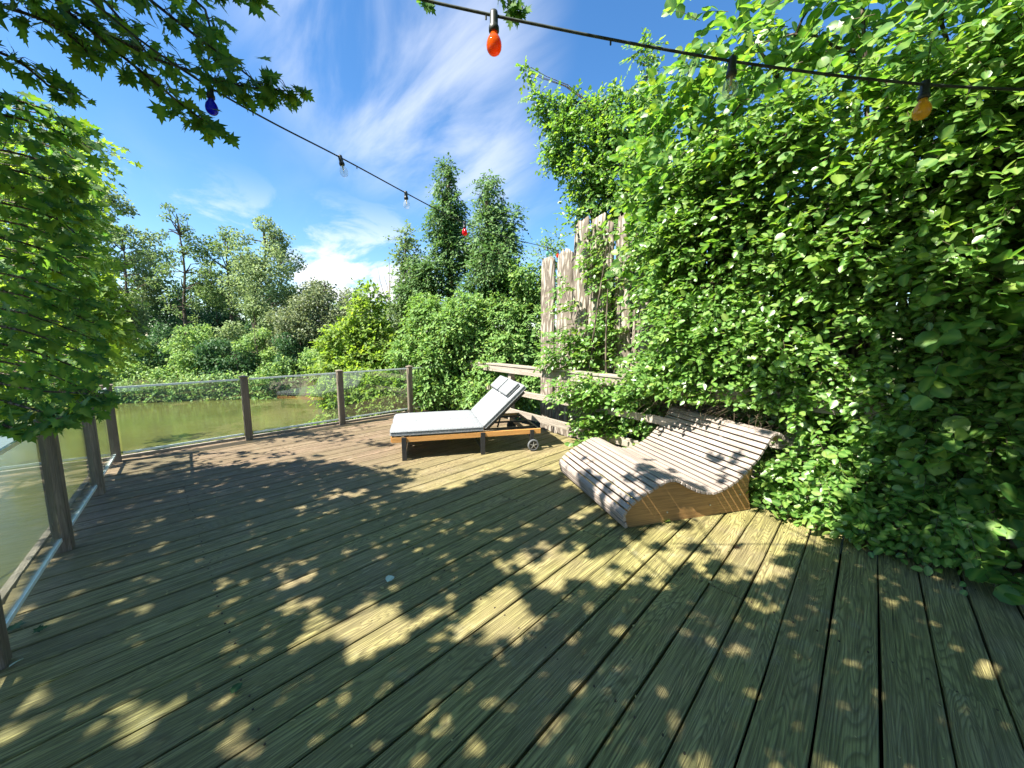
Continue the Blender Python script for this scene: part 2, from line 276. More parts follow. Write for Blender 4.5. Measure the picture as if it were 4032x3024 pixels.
# ------------------------------------------------------------------ builders
def tag(o, label=None, cat=None, group=None, kind=None):
    if label: o['label'] = label
    if cat: o['category'] = cat
    if group: o['group'] = group
    if kind: o['kind'] = kind
    return o
def empty(name, loc, label=None, cat=None, group=None, rz=0.0, kind=None):
    o = bpy.data.objects.new(name, None); col.objects.link(o); o.location = tuple(loc); o.rotation_euler = (0, 0, rz)
    o.empty_display_size = 0.2; return tag(o, label, cat, group, kind)
def link(name, me, mat, parent=None, loc=None, kind=None):
    o = bpy.data.objects.new(name, me); col.objects.link(o)
    if mat is not None and len(me.materials) == 0: me.materials.append(mat)
    if parent is not None: o.parent = parent
    if loc is not None: o.location = tuple(loc)
    if kind: o['kind'] = kind
    return o
class MB:
    def __init__(s): s.v = []; s.f = []
    def add(s, vs, fs):
        k = len(s.v); s.v += [tuple(map(float, p)) for p in vs]; s.f += [tuple(i+k for i in f) for f in fs]; return s
    def box(s, c, size, R=None):
        hx, hy, hz = (a/2 for a in size)
        vs = np.array([(x, y, z) for z in (-hz, hz) for y in (-hy, hy) for x in (-hx, hx)])
        if R is not None: vs = vs @ np.asarray(R).T
        return s.add(vs + np.asarray(c), [(0, 2, 3, 1), (4, 5, 7, 6), (0, 1, 5, 4), (2, 6, 7, 3), (0, 4, 6, 2), (1, 3, 7, 5)])
    def beam(s, a, b, wd, ht, up=(0, 0, 1)):
        a = np.asarray(a, float); b = np.asarray(b, float); d = b-a; L = np.linalg.norm(d); d /= L
        sd = np.cross(d, up); sd /= np.linalg.norm(sd); u2 = np.cross(sd, d)
        return s.box((a+b)/2, (L, wd, ht), np.stack([d, sd, u2], 1))
    def tube(s, pts, rad, n=6, cap=True):
        pts = np.asarray(pts, float); m = len(pts); rad = np.broadcast_to(np.asarray(rad, float), (m,))
        tg = np.gradient(pts, axis=0); tg /= np.linalg.norm(tg, axis=1)[:, None] + 1e-9
        ref = np.array([0, 0, 1.0]) if abs(tg[0][2]) < 0.9 else np.array([1.0, 0, 0])
        vs = []
        for i in range(m):
            a = np.cross(tg[i], ref); a /= np.linalg.norm(a) + 1e-9; b = np.cross(tg[i], a)
            for j in range(n):
                th = 2*math.pi*j/n; vs.append(pts[i] + rad[i]*(a*math.cos(th) + b*math.sin(th)))
        fs = [(i*n+j, i*n+(j+1) % n, (i+1)*n+(j+1) % n, (i+1)*n+j) for i in range(m-1) for j in range(n)]
        if cap: fs += [tuple(range(n-1, -1, -1)), tuple((m-1)*n+j for j in range(n))]
        return s.add(vs, fs)
    def lathe(s, prof, n=16, o=(0, 0, 0), axis=None):
        vs = [(r_*math.cos(2*math.pi*j/n), r_*math.sin(2*math.pi*j/n), z) for r_, z in prof for j in range(n)]
        vs = np.array(vs)
        if axis is not None: vs = vs @ np.asarray(axis).T
        m = len(prof)
        return s.add(vs + np.asarray(o), [(i*n+j, i*n+(j+1) % n, (i+1)*n+(j+1) % n, (i+1)*n+j) for i in range(m-1) for j in range(n)])
    def mesh(s, name, smooth=False):
        me = bpy.data.meshes.new(name); me.from_pydata(s.v, [], s.f); me.update()
        if smooth: me.polygons.foreach_set('use_smooth', [True]*len(me.polygons))
        return me
    def build(s, name, mat, parent=None, loc=None, smooth=False, bevel=0.0, kind=None):
        me = s.mesh(name, smooth)
        if bevel:
            bm = bmesh.new(); bm.from_mesh(me); bmesh.ops.bevel(bm, geom=bm.edges[:], offset=bevel, segments=2, affect='EDGES', profile=0.6); bm.to_mesh(me); bm.free()
        return link(name, me, mat, parent, loc, kind)
def wob(P, seed, f=1.0):                    # cheap smooth noise in about -1..1
    P = np.asarray(P, float)*f; r_ = np.random.default_rng(seed); o = 0
    for i in range(5):
        k = r_.normal(size=3)*(0.8+0.55*i); o = o + np.sin(P @ k + r_.uniform(0, 6.28))*(1.0/(1+0.45*i))
    return o/2.2
def unit(v): return v/(np.linalg.norm(v, axis=-1, keepdims=True) + 1e-9)
# leaf outlines: local x = across, y = along the midrib, z = face normal
OVATE = (np.array([(0, 0, 0), (0, .5, -.02), (0, 1, -.10), (.27, .18, .05), (.36, .50, .07), (.21, .82, .0), (-.27, .18, .05), (-.36, .50, .07), (-.21, .82, .0)]), [(0, 3, 4, 1), (1, 4, 5, 2), (0, 1, 7, 6), (1, 2, 8, 7)])
ROUND = (np.array([(0, 0, 0), (0, .5, -.03), (0, 1, -.12), (.36, .12, .04), (.46, .48, .06), (.33, .80, .0), (-.36, .12, .04), (-.46, .48, .06), (-.33, .80, .0), (.14, .93, -.05), (-.14, .93, -.05)]), [(0, 3, 4, 1), (1, 4, 5, 9), (1, 9, 2), (0, 1, 7, 6), (1, 10, 8, 7), (1, 2, 10)])
KITE = (np.array([(0, 0, 0), (.34, .42, .06), (0, 1, -.05), (-.34, .42, .06)]), [(0, 1, 2), (0, 2, 3)])
BLADE = (np.array([(-.5, 0, 0), (.5, 0, 0), (.4, .6, .02), (0, 1, .10), (-.4, .6, .02)]), [(0, 1, 2, 4), (4, 2, 3)])
_mo = [(0, 0), (.10, .06), (.40, -.04), (.24, .20), (.56, .42), (.30, .42), (.36, .56), (.15, .56), (.20, .76), (.09, .74), (0, 1.0)]
_mv = [(0, .30, -.02)] + [(x, y, .10*abs(x)-.07*y*y) for x, y in _mo] + [(-x, y, .10*abs(x)-.07*y*y) for x, y in _mo[-2:0:-1]]
MAPLE = (np.array(_mv), [(0, i, i % (len(_mv)-1) + 1) for i in range(1, len(_mv))])
_m2 = [(0, 0), (.40, -.04), (.22, .20), (.55, .44), (.18, .56), (0, 1.0)]
_mv2 = [(0, .30, -.02)] + [(x, y, .10*abs(x)-.07*y*y) for x, y in _m2] + [(-x, y, .10*abs(x)-.07*y*y) for x, y in _m2[-2:0:-1]]
MAPLE2 = (np.array(_mv2), [(0, i, i % (len(_mv2)-1) + 1) for i in range(1, len(_mv2))])
def leaf_mesh(name, P, D, Nn, size, tmpl, rnd=None, wide=None):
    tv, tf = tmpl; n = len(P); m = len(tv)
    D = unit(D); Sd = unit(np.cross(D, Nn)); Nn = np.cross(Sd, D)
    sz = np.broadcast_to(np.asarray(size, float), (n,)); wd = sz if wide is None else sz*wide
    V = P[:, None, :] + (tv[None, :, 0]*wd[:, None])[..., None]*Sd[:, None] + (tv[None, :, 1]*sz[:, None])[..., None]*D[:, None] + (tv[None, :, 2]*sz[:, None])[..., None]*Nn[:, None]
    fl = np.concatenate([np.array(f) for f in tf]); ls = np.array([len(f) for f in tf]); nf = len(tf)
    me = bpy.data.meshes.new(name); me.vertices.add(n*m); me.vertices.foreach_set('co', V.reshape(-1).astype(np.float32))
    L = (fl[None, :] + (np.arange(n)*m)[:, None]).reshape(-1)
    me.loops.add(len(L)); me.loops.foreach_set('vertex_index', L.astype(np.int32))
    st = (np.concatenate([[0], np.cumsum(ls)[:-1]])[None, :] + (np.arange(n)*len(fl))[:, None]).reshape(-1)
    me.polygons.add(n*nf); me.polygons.foreach_set('loop_start', st.astype(np.int32))
    me.update(calc_edges=True); me.polygons.foreach_set('use_smooth', np.ones(n*nf, bool))
    at_ = me.attributes.new('rnd', 'FLOAT', 'POINT')
    rv = rng.random(n) if rnd is None else rnd
    at_.data.foreach_set('value', np.repeat(rv, m).astype(np.float32))
    a2 = me.attributes.new('rib', 'FLOAT', 'POINT'); a2.data.foreach_set('value', np.tile(np.abs(tv[:, 0])/np.abs(tv[:, 0]).max(), n).astype(np.float32)); me.update()
    return me
def sprays(O, T, L, k, size, nrm, jit=0.45, droop=0.25, splay=0.9):
    """k alternating leaves along each twig O + t*T*L; returns base points, midribs, normals, sizes and twig paths"""
    n = len(O); T = unit(T); L = np.broadcast_to(L, (n,)); t = (np.arange(k)+0.7)/k
    sg = np.where(np.arange(k) % 2 == 0, 1.0, -1.0); sg[-1] = 0.05
    Sd = unit(np.cross(T, nrm)); dz = np.array([0, 0, -1.0])
    P = O[:, None] + T[:, None]*(L[:, None]*t)[..., None] + dz*(droop*L[:, None]*t**2)[..., None]
    D = T[:, None]*0.75 + Sd[:, None]*(sg[None, :]*splay)[..., None] + dz*droop*0.8 + rng.normal(0, jit*0.55, (n, k, 3))
    Nn = np.broadcast_to(nrm[:, None], (n, k, 3)) + rng.normal(0, jit, (n, k, 3))
    Sz = size*rng.uniform(0.62, 1.18, (n, k))*(0.78+0.3*np.sin(t*2.6))
    tip = O + T*L[:, None] + dz*(droop*L)[:, None]
    return P.reshape(-1, 3), D.reshape(-1, 3), Nn.reshape(-1, 3), Sz.reshape(-1), (O, O + T*(L*0.55)[:, None] + dz*(droop*L*0.3)[:, None], tip)
def twig_mesh(name, A, Bm, C, r0):
    """three-sided twigs for many sprays at once"""
    n = len(A); R = np.broadcast_to(np.asarray(r0, float), (n,)); d = unit(C-A); a = unit(np.cross(d, np.array([0.31, 0.2, 0.93]))); b = np.cross(d, a)
    V = []
    for Pt, s_ in ((A, 1.0), (Bm, 0.7), (C, 0.25)):
        for j in range(3):
            th = 2.0944*j; V.append(Pt + (a*math.cos(th)+b*math.sin(th))*(R*s_)[:, None])
    V = np.stack(V, 1).reshape(-1, 3)
    q = np.array([(i*3+j, i*3+(j+1) % 3, (i+1)*3+(j+1) % 3, (i+1)*3+j) for i in range(2) for j in range(3)])
    F = (q[None] + (np.arange(n)*9)[:, None, None]).reshape(-1)
    me = bpy.data.meshes.new(name); me.vertices.add(len(V)); me.vertices.foreach_set('co', V.reshape(-1).astype(np.float32))
    me.loops.add(len(F)); me.loops.foreach_set('vertex_index', F.astype(np.int32)); me.polygons.add(n*6); me.polygons.foreach_set('loop_start', (np.arange(n*6)*4).astype(np.int32))
    me.update(calc_edges=True); return me
def curve_pts(a, b, n, sag, seed, amp):
    a = np.asarray(a, float); b = np.asarray(b, float); t = np.linspace(0, 1, n)[:, None]; r_ = np.random.default_rng(abs(int(seed)))
    p = a + (b-a)*t + np.array([0, 0, 1.0])*sag*(4*t*(1-t))
    k = r_.normal(size=(3, 3)); ph = r_.uniform(0, 6.28, 3)
    for i in range(3): p = p + amp/(i+1)*np.sin(t*(2.5+2.2*i)+ph[i])*np.sin(math.pi*t)*k[i]
    return p
def leaf_objects(P, D, Nn, Sz, tmpl, mat, parent, maxn, minpx=3.0):
    """the leaves that show largest become parts of their own; returns a mask of those left over"""
    x, y, z = to_px(P); ok = (x > 5) & (x < 2207) & (y > 5) & (y < 1654) & (z > 0.3)
    sc = np.where(ok, Sz/np.maximum(z, 0.3)*(0.35+np.abs((unit(Nn)*unit(CAM-P)).sum(1))), -1); idx = np.argsort(-sc)[:maxn]; idx = idx[sc[idx] > 0]
    me = leaf_mesh('leaf', np.zeros((1, 3)), np.array([[0, 1.0, 0]]), np.array([[0, 0, 1.0]]), 1.0, tmpl, np.zeros(1)); me.materials.append(mat)
    for i in idx:
        d = unit(D[i]); s_ = unit(np.cross(d, Nn[i])); n_ = np.cross(s_, d); o = link('leaf', me, None, parent)
        R_ = Matrix((s_, d, n_)).transposed()
        o.matrix_world = Matrix.Translation(Vector(P[i])) @ R_.to_4x4() @ Matrix.Scale(float(Sz[i]), 4)
    keep = np.ones(len(P), bool); keep[idx] = False; return keep

# ------------------------------------------------------------------ terrain and water
def sstep(a, b, x): t = np.clip((x-a)/(b-a), 0, 1); return t*t*(3-2*t)
def fence_y(x): return 4.9 - 0.15*(x+4.7)
def land(x, y):
    far = ((x+24.1)*-0.853 + (y-2.4)*0.521)
    z = -2.9 + 2.2*sstep(-0.9, 1.2, far) + 1.6*sstep(1.2, 14, far)
    nb = -2.9 + 2.2*sstep(3.4, 5.0, y - 0.25*np.sin(x*0.9) + 0.10*(x+7)) + 0.5*sstep(5, 9, y)
    lb = -2.9 + 2.3*sstep(-1.0, 0.7, np.minimum(x+1.2, -(y+1.5)))
    return np.maximum(np.maximum(z, nb*1.0), lb) + 0.06*np.sin(x*1.7+y*0.6)*np.sin(y*1.3-x*0.4)
g = 140; ax = np.concatenate([np.linspace(-420, -46, 22), np.linspace(-44, 22, 100), np.linspace(26, 420, 18)]); ay = np.concatenate([np.linspace(-420, -36, 22), np.linspace(-34, 32, 100), np.linspace(36, 420, 18)])
X, Y = np.meshgrid(ax, ay, indexing='ij'); Z = land(X, Y)
mb = MB(); mb.add(np.stack([X, Y, Z], -1).reshape(-1, 3), [(i*g+j, (i+1)*g+j, (i+1)*g+j+1, i*g+j+1) for i in range(g-1) for j in range(g-1)])
mb.build('ground', M['ground'], smooth=True, kind='structure')
WZ = -1.6
mb = MB(); mb.add([(-400, -400, WZ), (400, -400, WZ), (400, 400, WZ), (-400, 400, WZ)], [(0, 1, 2, 3)]); mb.build('water', M['water'], kind='structure')

# ------------------------------------------------------------------ deck
deck = empty('deck', (-2.6, 2.0, 0), kind='structure')
def rail_left_y(x): return -0.30 + (x+6.63)*(-0.20/2.55)
screws = MB(); PITCHW = 0.193; x0 = 0.163 - 36*PITCHW
for i in range(46):
    xa = x0 + i*PITCHW; gap = random.uniform(0.006, 0.015); wd = PITCHW-gap; xc = xa + PITCHW/2
    ya = rail_left_y(xc) - 0.16 + random.uniform(-0.01, 0.01); yb = fence_y(xc) - 0.05 + random.uniform(-0.015, 0.01); yc = (ya+yb)/2; L = yb-ya
    h = wd/2; th = 0.038; prof = [(-h, -th), (-h, -0.006), (-h+0.006, 0), (0, -0.0012), (h-0.006, 0), (h, -0.006), (h, -th)]
    cut = random.choice((1.3, 2.4, 3.5)) if i % 5 == 2 else None
    for (ya_, yb_) in ([(ya, yb)] if cut is None else [(ya, cut-0.002), (cut+0.002, yb)]):
        yc = (ya_+yb_)/2; L = yb_-ya_; nseg = 9; vs = []; fs = []; dz = random.uniform(-0.003, 0.003)
        for k in range(nseg+1):
            t_ = k/nseg; wv = 0.0014*math.sin(k*1.3+i*2.1); e = 0.0018
            for (px_, pz_) in prof:
                jx = random.uniform(-e, e) if abs(px_) > h-0.001 else 0
                vs.append((px_+wv+jx, -L/2+L*t_, pz_+dz))
            if k:
                a = (k-1)*7; b = k*7
                for q in range(7): fs.append((a+q, a+(q+1) % 7, b+(q+1) % 7, b+q))
        fs += [tuple(range(6, -1, -1)), tuple(nseg*7+q for q in range(7))]
        m_ = MB(); m_.add(vs, fs); o = m_.build('deck_plank', M['deck'], deck); o.location = (xc+2.6, yc-2.0, 0)
    for yy in (0.2, 1.3, 2.4, 3.5):
        for sx in (-.055, .055): screws.lathe([(0, .0022), (.0042, .0020), (.0050, -.004)], 7, (xc+sx+random.uniform(-.006, .006)+2.6, yy+random.uniform(-.012, .012)-2.0, 0.001))
screws.build('screw_heads', M['rust'], deck, kind='stuff')
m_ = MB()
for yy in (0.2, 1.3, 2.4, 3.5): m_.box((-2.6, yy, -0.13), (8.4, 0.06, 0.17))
m_.box((-2.6, 1.9, -0.60), (8.2, 4.4, 0.6)); o = m_.build('substructure', M['subdeck'], deck, (2.6, -2.0, 0))  # near-black joists and solid block below the planks
EX = -6.86
m_ = MB(); m_.box((0, 0, 0), (0.045, 5.75, 0.17)); o = m_.build('edge_board', M['rail'], deck, bevel=0.004); o.location = (EX+2.6, 2.42-2.0, -0.055)
m_ = MB(); m_.beam((-6.84, rail_left_y(-6.84)-0.185, -0.06), (1.9, rail_left_y(1.9)-0.185, -0.06), 0.04, 0.14); o = m_.build('edge_board', M['rail'], deck); o.matrix_parent_inverse = Matrix.Translation((2.6, -2.0, 0))

# ------------------------------------------------------------------ glass railings
def make_post(root, P, rz):
    h = 0.965; o = MB().box((0, 0, h/2), (0.088, 0.088, h)).build('post', M['post'], root, bevel=0.004); o.location = tuple(P); o.rotation_euler = (0, 0, rz)
    c = MB(); a = 0.056; c.add([(-a, -a, 0), (a, -a, 0), (a, a, 0), (-a, a, 0), (-a, -a, .014), (a, -a, .014), (a, a, .014), (-a, a, .014), (0, 0, .036)], [(0, 3, 2, 1), (0, 1, 5, 4), (1, 2, 6, 5), (2, 3, 7, 6), (3, 0, 4, 7), (4, 5, 8), (5, 6, 8), (6, 7, 8), (7, 4, 8)])
    k = c.build('post_cap', M['post'], o); k.location = (0, 0, h); return o
def make_pane(root, A, B, z0=0.115, z1=0.925):
    A = np.array(A, float); B = np.array(B, float); d = (B-A); L = np.linalg.norm(d); d /= L; A = A + d*0.062; B = B - d*0.062; L -= 0.124
    rz = math.atan2(d[1], d[0]); c = (A+B)/2; g_ = empty  # pane, its glinting ground edges and clamps
    o = MB().box((0, 0, 0), (L, 0.010, z1-z0)).build('glass_pane', M['glass'], root); o.location = (c[0], c[1], (z0+z1)/2); o.rotation_euler = (0, 0, rz)
    hz = (z1-z0)/2
    for sz_ in (-1, 1): MB().box((0, 0, 0), (L, 0.016, 0.024)).build('ground_edge_glint', M['gedge'], o, (0, 0, sz_*(hz+0.012)))  # frosted glass edge, whitened and enlarged to carry its sun glow
ra = empty('glass_railing', (-6.70, 2.4, 0), 'glass panel railing with square wooden posts along the edge facing the far bank', 'railing')
ra.matrix_world  # children below use world positions through a parent inverse
bp = [(-6.67, -0.33), (-6.70, 1.055), (-6.73, 2.455), (-6.75, 3.85), (-6.78, 5.17)]
for P in bp: make_post(ra, (P[0]+6.70, P[1]-2.4, 0), 0.02)
for A, B in zip(bp[:-1], bp[1:]): make_pane(ra, (A[0]+6.70, A[1]-2.4), (B[0]+6.70, B[1]-2.4))
rb = empty('glass_railing', (-3.4, -0.55, 0), 'glass panel railing with dark wooden posts half hidden under the maple leaves', 'railing')
lp = [(x, rail_left_y(x)-0.02) for x in (-5.39, -4.11, -2.83, -1.55, -0.27, 1.01)]
for P in lp: make_post(rb, (P[0]+3.4, P[1]+0.55, 0), -0.08)
for A, B in zip([bp[0]]+lp[:-1], lp): make_pane(rb, (A[0]+3.4, A[1]+0.55), (B[0]+3.4, B[1]+0.55))

# ------------------------------------------------------------------ wooden fence and bark palisade
fe = np.array([1.0, -0.15, 0]); fe /= np.linalg.norm(fe); fn = np.array([-fe[1], fe[0], 0])*-1.0   # fn points to the deck
FRZ = math.atan2(fe[1], fe[0])
def fpt(x, v=0.0, z=0.0): return np.array([x, fence_y(x), z]) + fn*v
fence = empty('rail_fence', fpt(-2.6), 'silvery weathered post and rail fence running behind both loungers', 'fence', rz=FRZ)
def floc(x, v, z): q = fpt(x) - fpt(-2.6); return (float(q @ fe), v*-1.0, z)
for x in (-4.86, -2.66, -0.46, 1.74): o = MB().box((0, 0, 0.35), (0.09, 0.09, 1.10)).build('post', M['rail'], fence, floc(x, 0, 0), bevel=0.004)
segs = [(-6.84, -2.70), (-2.695, 1.9)]
for za, hh, th in ((0.90, 0.12, 0.045), (0.505, 0.10, 0.04), (0.115, 0.115, 0.04)):
    for a, b in segs:
        A = floc(a, 0, 0)[0]; B = floc(b, 0, 0)[0]; o = MB().box((0, 0, 0), (B-A-0.004, th, hh)).build('rail', M['rail'], fence, ((A+B)/2, -0.072, za+hh/2), bevel=0.006)
for a, b in segs:
    A = floc(a, 0, 0)[0]; B = floc(b, 0, 0)[0]; MB().box((0, 0, 0), (B-A-0.003, 0.17, 0.034)).build('handrail', M['rail'], fence, ((A+B)/2, -0.025, 1.040), bevel=0.005)
pal = empty('bark_palisade', fpt(-1.2, -0.62, -0.4), 'tall palisade of bark covered oak slabs with ragged tops behind the fence', 'palisade', rz=FRZ)
xs = -4.70; i = 0; pr = np.random.default_rng(3)
while xs < 2.6:
    wd = [0.36, 0.40, 0.34, 0.30, 0.22][i] if i < 5 else pr.uniform(0.26, 0.42)
    tops = [3.02, 3.10, 3.50, 3.42, 3.30, 3.38, 3.25, 3.42]
    zt = tops[i] if i < len(tops) else pr.uniform(2.75, 3.15)
    nx, nz = 9, 44; H = zt+0.4; vs = []; fs = []
    for k in range(nz+1):
        for j in range(nx+1):
            u = j/nx*2-1; zz = H*k/nz
            rr = 0.055*math.sqrt(max(0, 1-u*u*0.96)) + 0.011*wob(np.array([u*5+i*7, zz*3.5, 0.3]), 4, 1.6) + 0.007*pr.normal()
            ww = wd/2*(1+0.05*wob(np.array([zz*1.5, i*3.0, 0]), 7))*(1-0.20*max(0, (k-nz+3)/3) * (0.4+(i % 3)*0.4))
            top = 0.05*wob(np.array([u*2+i, 0, 0]), 9)+0.03*pr.normal() if k == nz else 0
            vs.append((u*ww*0.985, -rr, zz+top))
    b0 = len(vs)
    for k in range(nz+1):
        for j in (0, nx): vs.append((vs[k*(nx+1)+j][0], 0.02, vs[k*(nx+1)+j][2]))
    for k in range(nz):
        for j in range(nx): a = k*(nx+1)+j; fs.append((a, a+1, a+nx+2, a+nx+1))
        a = b0+2*k; fs += [(a+1, a, a+2, a+3), (a, k*(nx+1), (k+1)*(nx+1), a+2), (k*(nx+1)+nx, a+1, a+3, (k+1)*(nx+1)+nx)]
    fs.append(tuple(nz*(nx+1)+j for j in range(nx+1)) + (b0+2*nz+1, b0+2*nz))
    m_ = MB(); m_.add(vs, fs); o = m_.build('bark_slab', M['barkslab'], pal, smooth=True)
    q = fpt(xs+wd/2) - fpt(-1.2); o.location = (float(q @ fe), random.uniform(-0.015, 0.015), 0); o.rotation_euler = (0, random.uniform(-0.012, 0.012), 0)
    xs += wd + pr.uniform(0.004, 0.02); i += 1

# ------------------------------------------------------------------ reclining double lounger
def lounger():
    d = unit(np.array([0.515, 0.857])); o_ = np.array([-4.14, 2.27]) + np.array([0.537, 0.843])*0.75
    rz = math.atan2(d[1], d[0]); W_ = 1.16; org = o_ - d*0.85      # local x along the length, y to the far side
    r = empty('double_sun_lounger', (org[0], org[1], 0), 'double sun lounger on wheels with light grey cushions and raised backrest', 'sun lounger', rz=rz)
    x_end, x_st, xh = 1.92, -0.06, 1.13; F_ = 0.026
    for y in (F_, W_-F_): MB().box(((x_st+x_end)/2, y, 0.268), (x_end-x_st, 0.034, 0.068)).build('side_rail', M['teak'], r, bevel=0.003)
    MB().box((x_st-0.002, W_/2, 0.268), (0.03, W_-0.09, 0.066)).build('end_rail', M['teak'], r, bevel=0.003)
    for xl in (0.085, 1.10):
        for y in (F_-0.022, W_-F_+0.022): MB().box((xl, y, 0.150), (0.058, 0.040, 0.300)).build('leg', M['black'], r, bevel=0.003)
        MB().box((xl, W_/2, 0.075), (0.036, W_-0.10, 0.036)).build('crossbar', M['black'], r)
    MB().box((1.78, W_/2, 0.215), (0.036, W_-0.10, 0.05)).build('crossbar', M['black'], r)
    MB().box((x_end-0.02, W_/2, 0.285), (0.030, W_-0.09, 0.030)).build('crossbar', M['black'], r)
    for y in (0.20, W_/2, W_-0.20): MB().box((1.52, y, 0.290), (0.76, 0.024, 0.024)).build('support_bar', M['black'], r)
    MB().beam((1.36, W_/2-0.3, 0.29), (1.47, W_/2-0.3, 0.66), 0.02, 0.02).beam((1.36, W_/2+0.3, 0.29), (1.47, W_/2+0.3, 0.66), 0.02, 0.02).build('backrest_strut', M['black'], r)
    for sy, y in ((-1, F_-0.022), (1, W_-F_+0.022)):
        MB().box((1.79, y, 0.185), (0.056, 0.036, 0.215)).build('leg', M['black'], r, bevel=0.003)
        wx, wy, wz = 1.80, y + sy*0.034, 0.083; R_ = np.array([[1, 0, 0], [0, 0, 1], [0, -1, 0]])
        prof = [(0.058, -0.012), (0.072, -0.017), (0.081, -0.010), (0.083, 0), (0.081, 0.010), (0.072, 0.017), (0.058, 0.012), (0.058, -0.012)]
        wl = MB().lathe(prof, 28, (0, 0, 0), R_).build('wheel', M['rubber'], r, smooth=True); wl.location = (wx, wy, wz)
        MB().lathe([(0.060, -0.008), (0.060, 0.008), (0.052, 0.008), (0.052, -0.008), (0.060, -0.008)], 28, (0, 0, 0), R_).build('rim', M['black'], wl)
        MB().lathe([(0.0, -0.006), (0.051, -0.006), (0.051, 0.006), (0.0, 0.006)], 20, (0, 0, 0), R_).build('disc', M['black'], wl)
        sp_ = MB()
        for k in range(5):
            a = k*2*math.pi/5+0.3; sp_.beam((0, sy*0.010, 0), (0.050*math.cos(a), sy*0.010, 0.050*math.sin(a)), 0.008, 0.006, up=(0, 1, 0))
        sp_.lathe([(0, -0.018), (0.011, -0.018), (0.011, 0.018), (0, 0.018)], 12, (0, 0, 0), R_); sp_.build('spokes', M['hub'], wl)
    sl_ = MB()
    for k in range(12): sl_.box((0.02+k*0.092, W_/2, 0.292), (0.05, W_-0.075, 0.014))
    sl_.build('slat_base', M['teak'], r)
    ang = math.radians(43.0); Rb = np.array([[math.cos(ang), 0, -math.sin(ang)], [0, 1, 0], [math.sin(ang), 0, math.cos(ang)]])
    BL = 0.79; hin = np.array([xh, 0, 0.318])
    MB().box(hin + Rb @ np.array([BL/2-0.01, W_/2, -0.022]), (BL-0.06, W_-0.10, 0.022), Rb).build('backrest_frame', M['black'], r)
    def cushion(name, c, size, R_, parent, puff):
        """padded box: rounded rim, crown in the middle, slightly uneven"""
        sx, sy_, sz_ = size; nx_, ny_ = 18, 12; vs = []; rnd_ = np.random.default_rng(int(abs(c[0]*100+c[1]*77)))
        us = np.sin(np.linspace(-math.pi/2, math.pi/2, nx_+1)); vv = np.sin(np.linspace(-math.pi/2, math.pi/2, ny_+1))
        rim = lambda a: (1-abs(a)**7)
        for side in (1, -1):
            for a in us:
                for b in vv:
                    e = min(rim(a), rim(b)); hgt = sz_/2*(0.42+0.58*max(0, e)**0.5) + puff*(1-a*a)*(1-b*b)*(1 if side > 0 else 0.1) + 0.0025*wob(np.array([a*6, b*6, c[0]*5]), 12, 1.3)
                    rr = 1 - 0.010*(abs(a*b)**6)*2
                    vs.append((a*sx/2*rr, b*sy_/2*rr, side*hgt))
        n1 = (nx_+1)*(ny_+1); fs = []
        for i_ in range(nx_):
            for j_ in range(ny_): a = i_*(ny_+1)+j_; fs += [(a, a+ny_+1, a+ny_+2, a+1), (n1+a, n1+a+1, n1+a+ny_+2, n1+a+ny_+1)]
        ring = [j_ for j_ in range(ny_+1)] + [i_*(ny_+1)+ny_ for i_ in range(1, nx_+1)] + [nx_*(ny_+1)+j_ for j_ in range(ny_-1, -1, -1)] + [i_*(ny_+1) for i_ in range(nx_-1, 0, -1)]
        for q in range(len(ring)): a, b = ring[q], ring[(q+1) % len(ring)]; fs.append((a, b, n1+b, n1+a))
        V = np.array(vs) @ np.asarray(R_).T + np.asarray(c); m_ = MB(); m_.add(V, fs); o = m_.build(name, M['fabric'], parent, smooth=True)
        pv = np.array([vs[q] for q in ring])*np.array([1.004, 1.004, 0]); pv = np.vstack([pv, pv[:1]])
        for zz in (0.40*sz_*0.5, -0.40*sz_*0.5):
            pp = (pv + np.array([0, 0, zz])) @ np.asarray(R_).T + np.asarray(c); MB().tube(pp, 0.0036, 5, False).build('piping', M['seam'], o, smooth=True)
        return o
    I3 = np.eye(3); hw = W_/2; T_ = 0.098
    for y in (hw/2, hw+hw/2):
        cushion('seat_cushion', (xh/2-0.045, y, 0.300+T_/2), (xh+0.08, hw-0.016, T_), I3, r, 0.012)
        cushion('back_cushion', hin + Rb @ np.array([BL/2+0.02, y, T_/2-0.010]), (BL, hw-0.016, T_), Rb, r, 0.012)
        cushion('head_pillow', hin + Rb @ np.array([BL-0.135, y, T_+0.022]), (0.235, hw-0.09, 0.075), Rb, r, 0.008)
lounger()

